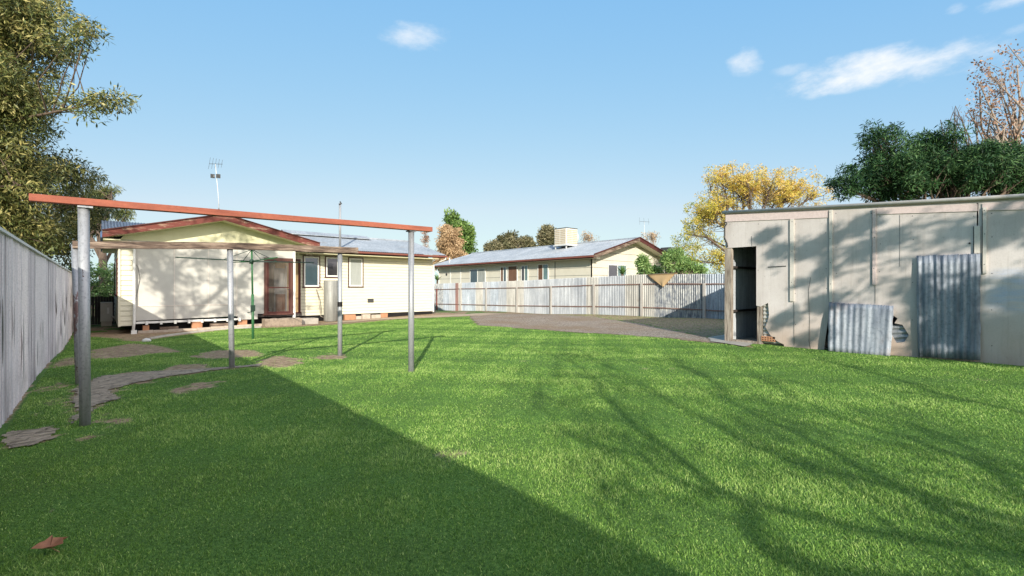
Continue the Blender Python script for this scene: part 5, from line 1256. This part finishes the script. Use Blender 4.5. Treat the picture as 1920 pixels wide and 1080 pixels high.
limb_tree('winter_tree', 'bare limbed tree standing on the lawn behind the photographer', (1.5, -4.9, 0), (1.4, -4.7, 1.7), .14, [
    (.055, .014, lift([(1558, 1080), (1378, 940), (1240, 834), (1176, 791), (1128, 738), (1075, 680), (960, 646)], 2.0, 5.2)),
    (.035, .010, lift([(1378, 940), (1190, 850), (1070, 815), (1020, 765), (1002, 715)], 2.6, 4.6)),
    (.075, .016, lift([(1898, 1004), (1696, 919), (1564, 850), (1484, 812), (1378, 754), (1320, 705), (1180, 660)], 2.0, 5.4)),
    (.050, .012, lift([(1640, 905), (1450, 850), (1330, 790), (1230, 735), (1150, 690), (1080, 655)], 2.6, 5.2)),
    (.050, .012, lift([(1909, 897), (1750, 839), (1574, 783), (1470, 735), (1400, 690)], 2.4, 4.6)),
    (.060, .012, lift([(1960, 790), (1780, 745), (1644, 700), (1500, 668)], 3.0, 5.0)),
    (.050, .012, lift([(1960, 960), (1860, 880), (1800, 830), (1700, 800)], 2.2, 3.6)),
    ], 5, .08, .16, LM['brown'], 'bark', 52, tw=.009, twl=.75)
_r = random.Random(77); bl = []
K = 3.3
for q, n in (((278, 288), 3), ((345, 362), 3), ((480, 362), 2), ((520, 350), 2), ((545, 342), 2), ((795, 228), 4), ((900, 312), 3), ((940, 300), 1), ((580, 485), 2), ((600, 640), 3), ((560, 655), 2), ((360, 735), 3), ((640, 290), 3), ((480, 840), 2), ((770, 385), 3), ((610, 400), 2), ((460, 530), 1)):
    for _ in range(n): bl += wlift([(q[0] + _r.uniform(-14, 14), q[1] + _r.uniform(-14, 14))] * 2, K, K)[:1]
for _ in range(75): bl += wlift([(_r.uniform(1030, 1780), _r.uniform(540, 1000))] * 2, _r.uniform(3.0, 4.2), 5)[:1]
for _ in range(14): bl += wlift([(_r.uniform(1250, 1750), _r.uniform(180, 330))] * 2, _r.uniform(3.0, 4.2), 5)[:1]
limb_tree('corner_tree', 'leafy tree in the far corner behind the photographer', (6.3, -7.7, 0), (6.2, -7.4, 3.4), .17, [
    (.05, .012, wlift([(1740, 130), (1400, 190), (1000, 250), (700, 312), (470, 362), (300, 335)], K, K)),
    (.04, .010, wlift([(1740, 290), (1250, 372), (850, 450), (650, 500)], K, K)),
    (.04, .010, wlift([(1740, 240), (1400, 262), (1150, 325), (850, 372)], K, K)),
    (.03, .008, wlift([(1500, 560), (1000, 520), (760, 590), (600, 640), (350, 740)], K, K)),
    (.05, .012, wlift([(1740, 760), (1300, 800), (1000, 780)], K, K)),
    ], 2, .10, .10, LM['olive'], 'bark', 53, blobs=bl, tw=.008, twn=3, twl=.4, blob_per=80, blob_r=.17)
def hlift(pts, k):
    return [Vector(onY(x, y, 20.0)) + SV * k for x, y in pts]
bl = []
for _ in range(32): bl += hlift([(_r.uniform(300, 525), _r.uniform(468, 592))], _r.uniform(4.4, 5.6))
for _ in range(5): bl += hlift([(_r.uniform(262, 300), _r.uniform(466, 500))], _r.uniform(4.4, 5.6))
for q in ((390, 455), (430, 440), (470, 452), (480, 430), (500, 465)): bl += hlift([q], 5.0)
limb_tree('shade_tree', 'open branched tree beyond the left fence shading the white wall', (-6.3, 8.4, -.1), (-5.9, 8.8, 4.4), .22, [
    (.16, .06, hlift([(322, 640), (316, 570), (305, 525), (288, 485), (262, 450)], 5)),
    (.12, .04, hlift([(322, 640), (360, 590), (410, 548), (450, 520), (500, 480), (540, 440)], 5)),
    (.07, .03, hlift([(316, 560), (335, 500), (380, 470), (420, 440)], 5)),
    (.07, .03, hlift([(350, 600), (430, 575), (480, 562), (520, 550)], 5)),
    ], 9, .14, .22, LM['olive'], 'bark', 57, blobs=bl, tw=.02, twl=.8, blob_per=60, blob_r=.36)
